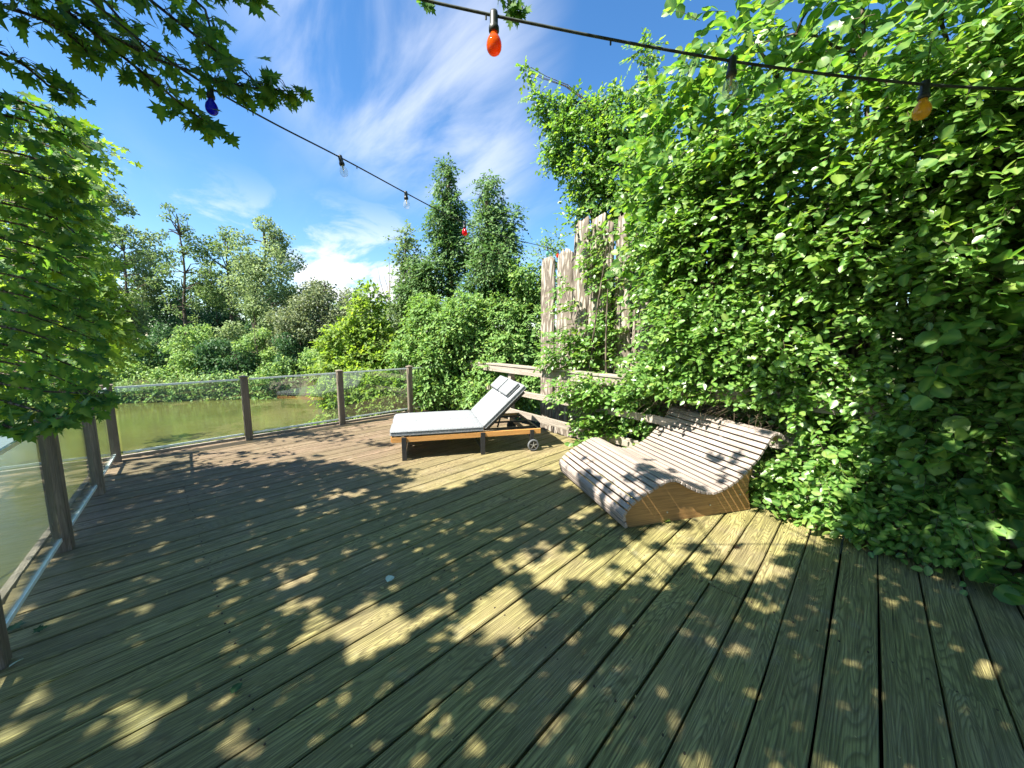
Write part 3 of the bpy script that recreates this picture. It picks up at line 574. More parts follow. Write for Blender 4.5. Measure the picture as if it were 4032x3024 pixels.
# ------------------------------------------------------------------ wave-shaped slatted lounger
WAVE_D = unit(np.array([0.505, 0.863])); WAVE_O = np.array([-1.33, 2.72]) + np.array([0.573, 0.820])*0.65 - WAVE_D*0.65
def wave():
    d = WAVE_D; org = WAVE_O
    rz = math.atan2(d[1], d[0])
    r = empty('wave_lounger', (org[0], org[1], 0), 'wavy slatted wooden double lounger with golden plywood side beside the leafy hedge', 'lounger', rz=rz)
    W_ = 1.33; prof = np.array([(-.075, .030), (-.090, .085), (-.104, .150), (-.063, .198), (-.009, .246), (.068, .294), (.135, .330), (.214, .368), (.275, .394), (.339, .406), (.398, .396), (.459, .368), (.522, .328), (.609, .284), (.697, .254), (.771, .244), (.857, .257), (.929, .285), (1.014, .328), (1.074, .370), (1.133, .421), (1.195, .478), (1.25, .54), (1.300, .612), (1.340, .672), (1.385, .712), (1.44, .722), (1.495, .700), (1.53, .650)])
    seg = np.concatenate([[0], np.cumsum(np.linalg.norm(np.diff(prof, axis=0), axis=1))]); tot = seg[-1]
    def samp(s_):
        return np.array([np.interp(s_, seg, prof[:, 0]), np.interp(s_, seg, prof[:, 1])])
    pitch = 0.0585; n = int(tot/pitch); th = 0.026
    me = None
    for k in range(n+1):
        s_ = (k+0.5)*tot/(n+1); c = samp(s_); t_ = samp(min(tot, s_+0.03)) - samp(max(0, s_-0.03)); t_ /= np.linalg.norm(t_); nn = np.array([-t_[1], t_[0]])
        if me is None:
            o = MB().box((0, 0, 0), (W_, 0.0450, th)).build('slat', M['slat'], r, bevel=0.005); me = o.data
        else: o = link('slat', me, None, r)
        c2 = c - nn*th/2
        xa = Vector((0, 1, 0)); ya = Vector((-t_[0], 0, -t_[1])); za = Vector((-nn[0]*-1, 0, nn[1]))
        za = xa.cross(ya)
        Rm = Matrix((xa, ya, za)).transposed().to_4x4()
        o.matrix_local = Matrix.Translation((c2[0], W_/2 - 0.045 + random.uniform(-0.004, 0.004), c2[1])) @ Rm
    inner = []
    for k in range(len(prof)):
        t_ = prof[min(k+1, len(prof)-1)] - prof[max(k-1, 0)]; t_ /= np.linalg.norm(t_); inner.append(prof[k] - np.array([-t_[1], t_[0]])*(th+0.001))
    outl = [tuple(q) for q in inner] + [(1.49, .625), (1.43, .645), (1.372, .605), (1.300, .525), (1.245, .44), (1.218, .33), (1.212, .22), (1.225, .11), (1.256, .003), (0.004, .003)]
    nO = len(outl)
    for y in (0.012, W_-0.115):
        m_ = MB(); vs = [(a, y, z) for a, z in outl] + [(a, y+0.026, z) for a, z in outl]
        fs = [tuple(range(nO)), tuple(range(2*nO-1, nO-1, -1))] + [(i_, nO+i_, nO+(i_+1) % nO, (i_+1) % nO) for i_ in range(nO)]
        m_.add(vs, fs); o = m_.build('side_panel', M['panel'], r)
        bm = bmesh.new(); bm.from_mesh(o.data); bmesh.ops.recalc_face_normals(bm, faces=bm.faces[:]); bmesh.ops.triangulate(bm, faces=[f for f in bm.faces if len(f.verts) > 4]); bm.to_mesh(o.data); bm.free()
    for xx, zz in ((0.35, 0.2), (0.95, 0.12), (1.24, 0.35)): MB().box((xx, W_/2-0.045, zz), (0.045, W_-0.15, 0.07)).build('crossbar', M['panel'], r)
    for xx, zz in ((0.36, 0.09), (0.80, 0.10), (1.12, 0.16)):
        MB().lathe([(0, -.004), (.007, -.004), (.007, .004), (0, .004)], 10, (xx, 0.0095, zz), np.array([[1, 0, 0], [0, 0, -1], [0, 1, 0]])).build('screw', M['hub'], r)
wave()

# ------------------------------------------------------------------ festoon lights
def festoon(name, label, path, bulbs, seed):
    """path: cable points; bulbs: (cable point, material, tilt vector)"""
    r = empty(name, path[len(path)//2], label, 'string lights'); o0 = np.array(path[len(path)//2])
    P = np.array(path); t = np.linspace(0, 1, len(P)); tt = np.linspace(0, 1, 90)
    C = np.stack([np.interp(tt, t, P[:, k]) for k in range(3)], 1)
    for _ in range(14): C[1:-1] = (C[:-2] + C[1:-1]*2 + C[2:])/4
    m_ = MB(); m_.tube(C-o0, 0.0052, 6); tg = np.gradient(C, axis=0)
    ca = m_.build('cable', M['cable'], r, smooth=True)
    tb = MB()
    for k in range(8, 88, 13): tb.box(C[k]-o0-np.array([0, 0, 0.009]), (0.005, 0.005, 0.022))
    tb.build('cable_tie', M['cable'], r)
    for (bp_, mat, tilt, sc) in bulbs:
        bp_ = np.array(bp_); k = int(np.argmin(np.linalg.norm(C-bp_, axis=1))); c = C[k]
        ax = unit(np.array([0, 0, -1.0]) + np.array(tilt)); a = unit(np.cross(ax, [0.3, 0.9, 0.1])); b = np.cross(ax, a); R_ = np.stack([a, b, ax], 1)
        so_ = MB().lathe([(0, -.014), (.014, -.013), (.0155, -.004), (.0155, .030), (.0165, .034), (.0195, .040), (.0195, .054), (.017, .056), (0, .056)], 16, (0, 0, 0), R_).build('socket', M['socket'], r, smooth=True)
        so_.location = tuple(c-o0)
        pr_ = [(.0125, .050), (.0135, .060), (.018, .070), (.0255, .082), (.0295, .095), (.0305, .106), (.0285, .119), (.022, .130), (.012, .1365), (0, .138)]
        bo = MB().lathe([(a_*sc, .05+(z_-.05)*sc) for a_, z_ in pr_], 20, (0, 0, 0), R_).build('bulb', M[mat], so_, smooth=True)
        if mat == 'b_clear':
            f_ = MB().lathe([(0, .055), (.006, .056), (.004, .085), (0, .09)], 8, (0, 0, 0), R_)
            for q in (-1, 1): f_.tube([R_ @ np.array([q*.003, 0, .08]), R_ @ np.array([q*.010, 0, .100]), R_ @ np.array([q*.008, 0, .112])], .0009, 4)
            f_.build('filament', M['brass'], so_)
            
A0 = np.array([-2.35, -0.75]); A1 = np.array([-4.22, 5.12]); dA = unit(A1-A0)
fp = [on_line(np.array(float(x)), np.array(float(y)), A0, dA) for x, y in ((150, -40), (300, 88), (452, 190), (600, 272), (733, 338), (878, 418), (1010, 488), (1100, 515), (1181, 534), (1206, 541), (1218, 544), (1226, 545))]
bl = [(fp[2], 'b_blue', (-.06, 0, 0), 1.0), (fp[4], 'b_clear', (.12, .16, 0), 1.0), (fp[5], 'b_clear', (0, 0.04, 0), 1.0), (fp[6], 'b_red', (0, 0, 0), 1.0), (fp[8], 'b_green', (0, 0, 0), 1.0), (fp[9], 'b_verm', (0, 0, 0), 1.0), (fp[10], 'b_sky', (0, 0, 0), 1.0), (fp[11], 'b_orange', (0, 0, 0), 1.0)]
festoon('string_lights', 'string of blue, clear, red and pastel bulbs stretched across the deck to the bark palisade', fp, bl, 1)
B0 = np.array([-1.50, 0.62]); B1 = np.array([0.38, 2.70]); dB = unit(B1-B0)
fq = [on_line(np.array(float(x)), np.array(float(y)), B0, dB) for x, y in ((700, -58), (905, -2), (1063, 33), (1300, 82), (1574, 132), (1800, 163), (1996, 183), (2170, 193), (2330, 196))]
festoon('string_lights', 'black cable with orange, clear and yellow bulbs strung in front of the hazel', fq, [(fq[2], 'b_orange', (0, 0, 0), 0.95), (fq[4], 'b_clear', (0, 0, 0), 0.95), (fq[6], 'b_yellow', (0.0, 0.0, 0), 0.95)], 2)

# ------------------------------------------------------------------ far bank trees
def clusters_tree(name, label, base, H, lean, clus, mat, leaf, n, tr=0.12, group=None, cat='tree', seed=0, trunkmat='bark', jit=0.9, tmpl=KITE, limbs=True, sun_up=0.5):
    """tapered trunk and limbs; crown of many leaf-sized faces spread over clumps (offset, radius)"""
    base = np.array(base, float); r = empty(name, base, label, cat, group); rg = np.random.default_rng(seed)
    m_ = MB(); top = base + np.array([lean[0], lean[1], H*0.93]); tp = curve_pts(base-np.array([0, 0, 0.3]), top, 9, 0, seed, 0.03*H)
    if limbs: m_.tube(tp-base, np.linspace(tr, tr*0.18, 9), 7)
    P = []; Dv = []; Nv = []; Wt = np.array([c[1]**2 for c in clus]); Wt = Wt/Wt.sum()
    for (off, rad), w_ in zip(clus, Wt):
        c = base + np.array(off)
        if limbs:
            k = int(np.clip(np.searchsorted(tp[:, 2], c[2]-0.9*np.linalg.norm(c[:2]-top[:2]+1e-3)-0.2), 1, 7)); m_.tube(curve_pts(tp[k], c, 5, 0.05*H*rg.uniform(-.3, .6), seed+int(c[2]*50), 0.02*H)-base, np.linspace(tr*0.32, tr*0.06, 5), 4, False)
            for _ in range(3):
                e = c + rg.normal(size=3)*rad*0.55; m_.tube(np.stack([c, (c+e)/2+rg.normal(size=3)*0.05, e])-base, np.linspace(tr*0.10, tr*0.03, 3), 3, False)
        kk = max(8, int(n*w_)); q = unit(rg.normal(size=(kk, 3))); rr = rad*(0.35+0.75*rg.random(kk)**0.55)
        bumpy = 1 + 0.22*wob(q*2.2+c, seed+3, 1.0)
        p = c + q*(rr*bumpy)[:, None]*np.array([1, 1, 0.82]); P.append(p); Nv.append(q*0.5 + np.array([-.1, -.35, sun_up]) + rg.normal(0, jit*0.5, (kk, 3))); Dv.append(rg.normal(size=(kk, 3)) + q*0.6 + np.array([0, 0, -0.4]))
    P = np.concatenate(P); Dv = np.concatenate(Dv); Nv = np.concatenate(Nv)
    if limbs: m_.build('trunk', M[trunkmat], r)
    sz = leaf*rg.uniform(0.6, 1.25, len(P)); me = leaf_mesh('crown', P-base, Dv, Nv, sz, tmpl)
    o = link('crown', me, M[mat], r, kind='stuff'); return r
def rand_clus(rg, n, zlo, zhi, R, rmin, rmax, shape=lambda h: 1.0, lean=(0, 0)):
    out = []
    for k in range(n):
        h = (k+rg.random())/n; th = rg.uniform(0, 6.28); rr = R*shape(h)*math.sqrt(rg.uniform(0.15, 1)); out.append(((rr*math.cos(th)+lean[0]*h, rr*math.sin(th)+lean[1]*h, zlo+(zhi-zlo)*h), rg.uniform(rmin, rmax)*(0.6+0.4*shape(h))))
    return out
def gz(x, y): return float(land(np.array(float(x)), np.array(float(y))))
def foot(px, depth): p = at(np.array(float(px)), np.array(800.0), np.array(float(depth))); return p[0], p[1], gz(p[0], p[1])
def ztop(px, py, depth): return at(np.array(float(px)), np.array(float(py)), np.array(float(depth)))[2]
FG = 'trees on the far bank'
def far_tree(name, label, px, topy, depth, R, n_cl, mat, leaf, n, zfrac=0.35, tr=0.14, rmin=0.5, rmax=0.9, shape=lambda h: math.sin(math.pi*(0.18+0.78*h))**0.8, seed=0, lean=(0, 0), **kw):
    b = foot(px, depth); H = ztop(px, topy, depth) - b[2]; rg = np.random.default_rng(seed); R *= 1.22; n = int(n*1.35); n_cl = int(n_cl*1.2); zfrac *= 0.85
    return clusters_tree(name, label, b, H, lean, rand_clus(rg, n_cl, H*zfrac, H-rmax*0.5, R, rmin, rmax, shape, lean), M and mat, leaf, n, tr, FG, seed=seed, **kw)
far_tree('ash_tree', 'tall pale ash with feathery crown on the far bank, rising above the maple leaves', 238, 388, 27, 3.1, 36, 'l_farl', 0.21, 11000, 0.30, 0.18, 0.6, 1.0, seed=21)
far_tree('ash_tree', 'pale ash leaning over the water behind the maple, its crown hidden lower down', 120, 420, 29, 2.6, 26, 'l_farl', 0.20, 6000, 0.30, 0.18, 0.6, 1.0, seed=22)
far_tree('alder_tree', 'slender open alder with dark forked stem showing through thin leaves', 300, 498, 25, 1.5, 20, 'l_far', 0.16, 2300, 0.30, 0.13, 0.35, 0.55, seed=23)
far_tree('alder_tree', 'thin half bare alder with sparse twiggy crown standing alone against the sky', 418, 452, 24, 1.15, 30, 'l_far', 0.15, 2100, 0.34, 0.13, 0.28, 0.48, seed=24, shape=lambda h: 0.55+0.6*math.sin(math.pi*min(1, h*1.25))*(1-h*0.5))
far_tree('alder_tree', 'rounded alder with bare lower limbs next to the feathery tall one', 512, 498, 25, 1.7, 20, 'l_far', 0.17, 4600, 0.46, 0.14, 0.5, 0.85, seed=25)
far_tree('alder_tree', 'tallest feathery green alder left of the rounded willow', 592, 478, 24, 1.75, 30, 'l_farl', 0.17, 7500, 0.38, 0.15, 0.55, 0.9, seed=26)
far_tree('willow_tree', 'olive green rounded willow standing at the pond edge', 712, 600, 23, 1.75, 26, 'l_willow', 0.16, 9500, 0.22, 0.16, 0.6, 1.0, seed=27, shape=lambda h: math.sqrt(max(0.05, 1-(h*1.02-0.25)**2*1.5)))
far_tree('willow_tree', 'low grey green willow bush tucked between alder and rounded willow', 655, 640, 22, 1.2, 14, 'l_willow', 0.15, 4200, 0.15, 0.10, 0.5, 0.8, seed=28)
far_tree('alder_tree', 'dark dense alder filling the gap behind the thin half bare one', 372, 640, 30, 2.2, 18, 'l_deep', 0.19, 5200, 0.15, 0.12, 0.7, 1.1, seed=29)
far_tree('alder_tree', 'dark leafy alder low behind the rounded alder stem', 480, 668, 29, 2.2, 18, 'l_deep', 0.19, 5000, 0.12, 0.12, 0.7, 1.1, seed=30)
far_tree('ash_tree', 'mid green ash sapling beneath the tallest feathery alder', 560, 655, 22.5, 1.3, 14, 'l_farl', 0.15, 4400, 0.2, 0.09, 0.4, 0.7, seed=31)
far_tree('ash_tree', 'light green ash sapling in front of the slender open alder', 250, 620, 24, 1.6, 16, 'l_farl', 0.16, 4800, 0.2, 0.09, 0.5, 0.8, seed=32)
for k, (px, ty, lab) in enumerate([(150, 560, 'dark woodland tree far behind the pale ash'), (270, 610, 'dark woodland tree behind the slender open alder'), (430, 600, 'dark woodland tree behind the thin half bare alder'), (545, 600, 'dark woodland tree behind the rounded alder'), (640, 610, 'dark woodland tree behind the feathery alder'), (780, 640, 'dark woodland tree right behind the rounded willow'), (900, 640, 'dark woodland tree behind the young maple')]):
    far_tree('woodland_tree', lab, px, ty, 33, 2.3, 16, 'l_far' if k % 2 else 'l_deep', 0.24, 3600, 0.12, 0.13, 0.8, 1.2, seed=160+k)
sh = [(205, 745, 20.5, 1.4, 'l_bank', 'sunny yellow green bank shrub under the maple tips'), (262, 770, 20.0, 1.1, 'l_bank', 'bright leafy bank shrub behind the corner post'), (300, 735, 21.0, 1.2, 'l_bank', 'broad bank shrub with pale sunlit top'), (352, 700, 21.6, 1.3, 'l_deep', 'very dark green bank bush'),
      (398, 752, 20.4, 1.0, 'l_bank', 'rounded bank shrub dipping towards the water'), (430, 690, 21.4, 1.2, 'l_bank', 'bank shrub at the foot of the thin alder'), (470, 722, 21.0, 1.0, 'l_deep', 'dark bank bush below the rounded alder'), (515, 752, 20.2, 1.1, 'l_deep', 'deep green bank bush beside the second railing post'),
      (558, 700, 21.0, 1.2, 'l_bank', 'sunlit bank shrub below the tallest alder'), (600, 762, 19.8, 1.0, 'l_bank', 'low light green bank shrub over the dark stone'), (640, 715, 20.6, 1.1, 'l_deep', 'dark bank bush left of the rounded willow'), (690, 742, 20.0, 1.2, 'l_bank', 'grey green bank shrub under the rounded willow'), (745, 720, 20.4, 1.3, 'l_deep', 'dark bank bush right of the rounded willow'), (800, 700, 20.8, 1.4, 'l_bank', 'bank shrub hidden behind the near sapling')]
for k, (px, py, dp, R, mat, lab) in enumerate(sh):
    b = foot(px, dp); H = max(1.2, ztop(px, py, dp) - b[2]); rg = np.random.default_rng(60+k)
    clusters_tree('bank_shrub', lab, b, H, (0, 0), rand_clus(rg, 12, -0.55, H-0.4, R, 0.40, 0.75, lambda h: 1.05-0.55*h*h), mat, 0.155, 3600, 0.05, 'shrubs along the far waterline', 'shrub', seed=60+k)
# reeds and overhanging brush at the waterline
wl_pts = [np.array((-26.33-3.5, -1.08-5.7)), np.array((-21.91+2.6, 6.1+4.3))]
t_ = rng.random(5200); q = wl_pts[0][None]*(1-t_)[:, None] + wl_pts[1][None]*t_[:, None] + np.array([-0.853, 0.521])*rng.uniform(-0.25, 0.9, 5200)[:, None]
P = np.concatenate([q, np.full((5200, 1), WZ-0.05)], 1); rd = rng.random(5200)
me = leaf_mesh('reeds', P, np.stack([rng.normal(0, .18, 5200), rng.normal(0, .18, 5200), np.ones(5200)], 1), np.stack([rng.normal(size=5200), rng.normal(size=5200), np.full(5200, .1)], 1), rng.uniform(.5, 1.15, 5200)*(0.6+0.5*(wob(P, 8, .6) > 0)), BLADE, rd, 0.05)
tag(link('waterline_reeds', me, M['reed'], kind='stuff'), 'pale green reeds fringing the far waterline')
t_ = rng.random(15000); q = wl_pts[0][None]*(1-t_)[:, None] + wl_pts[1][None]*t_[:, None] + np.array([-0.853, 0.521])*rng.uniform(-0.5, 1.8, 15000)[:, None]
hz = rng.random(15000)**1.4*(1.0+0.5*wob(np.concatenate([q, q[:, :1]*0], 1), 19, .8)); P = np.concatenate([q, (WZ+0.02+hz)[:, None]], 1)
me = leaf_mesh('brush', P, rng.normal(size=(15000, 3))+np.array([.5, -.3, -.5]), rng.normal(0, .5, (15000, 3))+np.array([.5, -.5, .6]), rng.uniform(.10, .20, 15000), KITE)
tag(link('waterline_brush', me, M['l_bank'], kind='stuff'), 'tangled leafy brush hanging over the far waterline')
st = foot(512, 20.2); sv = np.array(at(np.array(512.), np.array(858.), np.array(20.0))); bm = bmesh.new(); bmesh.ops.create_icosphere(bm, subdivisions=3, radius=0.7)
for v in bm.verts: v.co = Vector(v.co)*(1+0.18*float(wob(np.array(v.co)*2, 6)))
for v in bm.verts: v.co = Vector((v.co.x*1.2, v.co.y*1.2, v.co.z*0.75))
me = bpy.data.meshes.new('stone'); bm.to_mesh(me); bm.free(); tag(link('bank_stone', me, M['stone'], None, (sv[0], sv[1], WZ+0.1)), 'grey brown boulder at the far waterline beside the second railing post', 'boulder')

# ------------------------------------------------------------------ shrubs past the end of the deck
def mass(name, label, cat, base, clus, mat, leaf, nspray, k=6, L=0.3, tmpl=KITE, trunk=(), group=None, seed=0, droop=0.35, out=0.7, twigs=True, jit=0.45):
    """leafy sprays over a set of clumps (world centre, radii)"""
    base = np.array(base, float); r = empty(name, base, label, cat, group); rg = np.random.default_rng(seed)
    Wt = np.array([np.mean(c[1])**2 for c in clus]); Wt /= Wt.sum(); O = []; T = []; Nn = []
    for (c, rad), w_ in zip(clus, Wt):
        c = np.array(c, float); rad = np.broadcast_to(np.asarray(rad, float), (3,)); kk = max(4, int(nspray*w_)); q = unit(rg.normal(size=(kk, 3)))
        rr = 0.45+0.58*rg.random(kk)**0.6 + 0.16*wob(q*2.5+c, seed+5, 1.2)
        O.append(c + q*rr[:, None]*rad); T.append(q*out + rg.normal(0, .45, (kk, 3)) + np.array([0, 0, -0.12])); Nn.append(q*0.45 + np.array([-.1, -0.45, 0.75]) + rg.normal(0, .25, (kk, 3)))
    O = np.concatenate(O); T = np.concatenate(T); Nn = np.concatenate(Nn); Ls = L*rg.uniform(.55, 1.3, len(O))
    P, D, Nl, Sz, tw = sprays(O, T, Ls, k, leaf, Nn, jit, droop)
    ok = P[:, 2] > -1.5
    me = leaf_mesh('foliage', (P-base)[ok], D[ok], Nl[ok], Sz[ok], tmpl); link('foliage', me, M[mat], r, kind='stuff')
    if twigs: link('twigs', twig_mesh('twigs', tw[0]-base, tw[1]-base, tw[2]-base, 0.0035), M['twig'], r, kind='stuff')
    m_ = MB(); cs = [np.array(c[0], float) for c in clus]
    for a, b, ra_ in trunk: m_.tube(curve_pts(a, b, 8, 0.05, seed, 0.06)-base, np.linspace(ra_, ra_*.3, 8), 7)
    if trunk:
        tops = np.concatenate([curve_pts(a, b, 8, 0.05, seed, 0.06) for a, b, _ in trunk])
        for c in cs:
            j = int(np.argmin(np.linalg.norm(tops-c, axis=1)+np.maximum(0, tops[:, 2]-c[2])*2)); m_.tube(curve_pts(tops[j], c, 5, 0.05, seed+1, .04)-base, np.linspace(.011, .004, 5), 4, False)
        m_.build('trunk', M['bark'], r)
    return r
def ragged(cl, seed, k=3):
    rg_ = np.random.default_rng(seed); out = []
    for c, r_ in cl:
        out.append((c, tuple(np.array(r_)*.82)))
        for _ in range(k):
            v = unit(rg_.normal(size=3))*np.array([1, 1, .8]); out.append((tuple(np.array(c)+v*np.mean(r_)*rg_.uniform(.7, 1.25)), tuple(np.array(r_)*rg_.uniform(.22, .5))))
    return out
def pc(px, py, dp, rpx, sq=(1, 1, 1)):      # a clump seen at a pixel, its radius given in pixels
    c = at(np.array(float(px)), np.array(float(py)), np.array(float(dp))); rr = rpx*KP/FPX*dp; return (tuple(c), tuple(rr*s_ for s_ in sq))
ivyc = [pc(968, 360, 10, 14), pc(962, 400, 10, 20), pc(972, 445, 10, 28), pc(958, 490, 10, 36), pc(985, 540, 10, 42), pc(950, 590, 10, 48), pc(900, 640, 10, 34)]
b = at(np.array(970.), np.array(820.), np.array(10.)); mass('ivy_clad_tree', 'tall ivy covered spire with the highest pointed tip past the deck end', 'tree', (b[0], b[1], gz(b[0], b[1])), ragged(ivyc, 5), 'l_dark', 0.085, 3000, 6, 0.30, seed=71, trunk=[((b[0], b[1], gz(b[0], b[1])-.2), ivyc[0][0], .14)])
ivyc = [pc(1050, 398, 9.6, 18), pc(1058, 440, 9.6, 32), pc(1062, 490, 9.6, 46), pc(1075, 545, 9.6, 55), pc(1060, 600, 9.6, 60), pc(1110, 640, 9.6, 52), pc(1030, 655, 9.6, 55)]
b = at(np.array(1068.), np.array(820.), np.array(9.6)); mass('ivy_clad_tree', 'bulky ivy covered tree with blunt top beside the bark palisade', 'tree', (b[0], b[1], gz(b[0], b[1])), ragged(ivyc, 6), 'l_dark', 0.085, 3800, 6, 0.30, seed=72, trunk=[((b[0], b[1], gz(b[0], b[1])-.2), ivyc[0][0], .16)])
cl_ = [pc(875, 510, 10.5, 14), pc(880, 555, 10.5, 20), pc(890, 600, 10.5, 26), pc(905, 650, 10.5, 36), pc(870, 690, 10.5, 32)]
b = at(np.array(885.), np.array(820.), np.array(10.5)); mass('young_maple_tree', 'slim young maple with leafy twigs pointing up next to the ivy spire', 'tree', (b[0], b[1], gz(b[0], b[1])), cl_, 'l_far', 0.10, 1100, 6, 0.34, seed=73, trunk=[((b[0], b[1], gz(b[0], b[1])-.2), cl_[0][0], .06)], droop=0.1)
cl_ = [pc(800, 640, 9.2, 20), pc(790, 690, 9.2, 34), pc(760, 740, 9.2, 42), pc(815, 745, 9.2, 42), pc(730, 790, 9.0, 30), pc(790, 800, 8.9, 44), pc(850, 790, 9.0, 40), pc(720, 740, 9.1, 20)]
b = at(np.array(790.), np.array(850.), np.array(9.2)); mass('maple_sapling', 'sunlit yellow green maple sapling leaning over the water behind the glass', 'sapling', (b[0], b[1], gz(b[0], b[1])), cl_, 'l_sap', 0.105, 2300, 6, 0.30, seed=74, trunk=[((b[0], b[1], gz(b[0], b[1])-.2), cl_[0][0], .05)], droop=0.2)
cl_ = [pc(690, 800, 8.2, 12), pc(705, 850, 8.0, 20), pc(740, 870, 7.9, 24), pc(790, 870, 7.9, 30), pc(840, 870, 7.8, 28), pc(700, 905, 7.8, 12), pc(820, 840, 8.0, 34), pc(770, 830, 8.2, 30)]
mass('elder_shrub', 'low leafy shrub pressing against the lower part of the glass panes', 'shrub', (-8.2, 3.6, gz(-8.2, 3.6)), cl_, 'l_sap', 0.085, 1500, 6, 0.24, seed=75, droop=0.2)
cl_ = [pc(930, 700, 8.8, 60), pc(1010, 690, 8.6, 60), pc(1090, 690, 8.6, 56), pc(890, 770, 8.6, 52), pc(960, 770, 8.4, 60), pc(1040, 760, 8.4, 62), pc(1110, 760, 8.4, 54), pc(900, 840, 8.2, 44), pc(960, 840, 8.1, 46), pc(1020, 850, 8.0, 46), pc(1150, 700, 8.6, 46), pc(1150, 620, 8.8, 44), pc(860, 830, 8.4, 36), pc(1130, 840, 8.2, 50), pc(1185, 780, 8.4, 44)]
mass('ivy_thicket', 'broad sunlit thicket of ivy and dogwood behind the end of the deck', 'thicket', (-7.6, 6.2, gz(-7.6, 6.2)), ragged(cl_, 7), 'l_ivy', 0.088, 9000, 6, 0.24, seed=76, droop=0.4)
cl_ = [pc(1180, 560, 8.5, 26), pc(1200, 520, 8.5, 16), pc(1205, 600, 8.5, 30), pc(1172, 640, 8.5, 28)]
mass('climbing_vine', 'thin leafy vine shoots poking up beside the palisade edge', 'vine', (-5.0, 6.6, gz(-5.0, 6.6)), cl_, 'l_ivy', 0.07, 330, 6, 0.30, seed=77, droop=-0.1)
# ivy trailing over the far end of the fence rails
xs_ = rng.uniform(-6.8, -5.35, 420); O = np.stack([fpt(a, rng.uniform(-.35, .10), rng.uniform(0.02, 1.12)) for a in xs_]); O = O[(rng.random(len(O)) < 0.95)]
T = np.tile(fn, (len(O), 1))*0.6 + rng.normal(0, .5, (len(O), 3)); P, D, Nl, Sz, tw = sprays(O, T, .16, 6, .085, np.tile(fn*.6+np.array([0, 0, .6]), (len(O), 1)), .45, .5)
b = fpt(-6.2); r = empty('trailing_ivy', b, 'ivy trailing over the end of the wooden fence where it meets the glass', 'ivy'); link('foliage', leaf_mesh('foliage', P-b, D, Nl, Sz, OVATE), M['l_ivy'], r, kind='stuff'); link('twigs', twig_mesh('twigs', *(q_-b for q_ in tw), .003), M['twig'], r, kind='stuff')
# bare dead tree between sapling and young maple
b = at(np.array(845.), np.array(760.), np.array(11.)); base = np.array([b[0], b[1], gz(b[0], b[1])]); r = empty('dead_tree', base, 'bare grey dead tree with forked twigs behind the sapling', 'tree'); m_ = MB()
top = at(np.array(840.), np.array(560.), np.array(11.)); mid_ = at(np.array(842.), np.array(690.), np.array(11.)); m_.tube(curve_pts(base, mid_, 6, 0, 4, .04)-base, np.linspace(.05, .03, 6), 6)
for k, (px, py) in enumerate([(815, 575), (828, 590), (840, 555), (852, 570), (868, 600), (822, 625), (862, 635)]): m_.tube(curve_pts(mid_, at(np.array(float(px)), np.array(float(py)), np.array(11.)), 7, .05, k, .06)-base, np.linspace(.022, .004, 7), 5)
m_.build('branches', M['deadwood'], r)

mc = []; rg = np.random.default_rng(140)
for k in range(46): px = rg.uniform(-60, 215); py = rg.uniform(285, 800); mc.append(pc(px, py, rg.uniform(6.2, 9.5), rg.uniform(16, 34)))
b = np.array([-7.2, -3.6, -0.9]); mass('maple_sunlit_layer', 'sunlit yellow green field maple glowing behind the dark maple branches', 'tree', b, mc, 'l_sap', 0.13, 2300, 6, 0.42, MAPLE2, [(b-np.array([0, 0, 1.2]), b+np.array([-.3, .8, 4.2]), .13)], seed=141, droop=.25)  # maple's own sunlit back leaves, added as a tree in lighter sapling colour
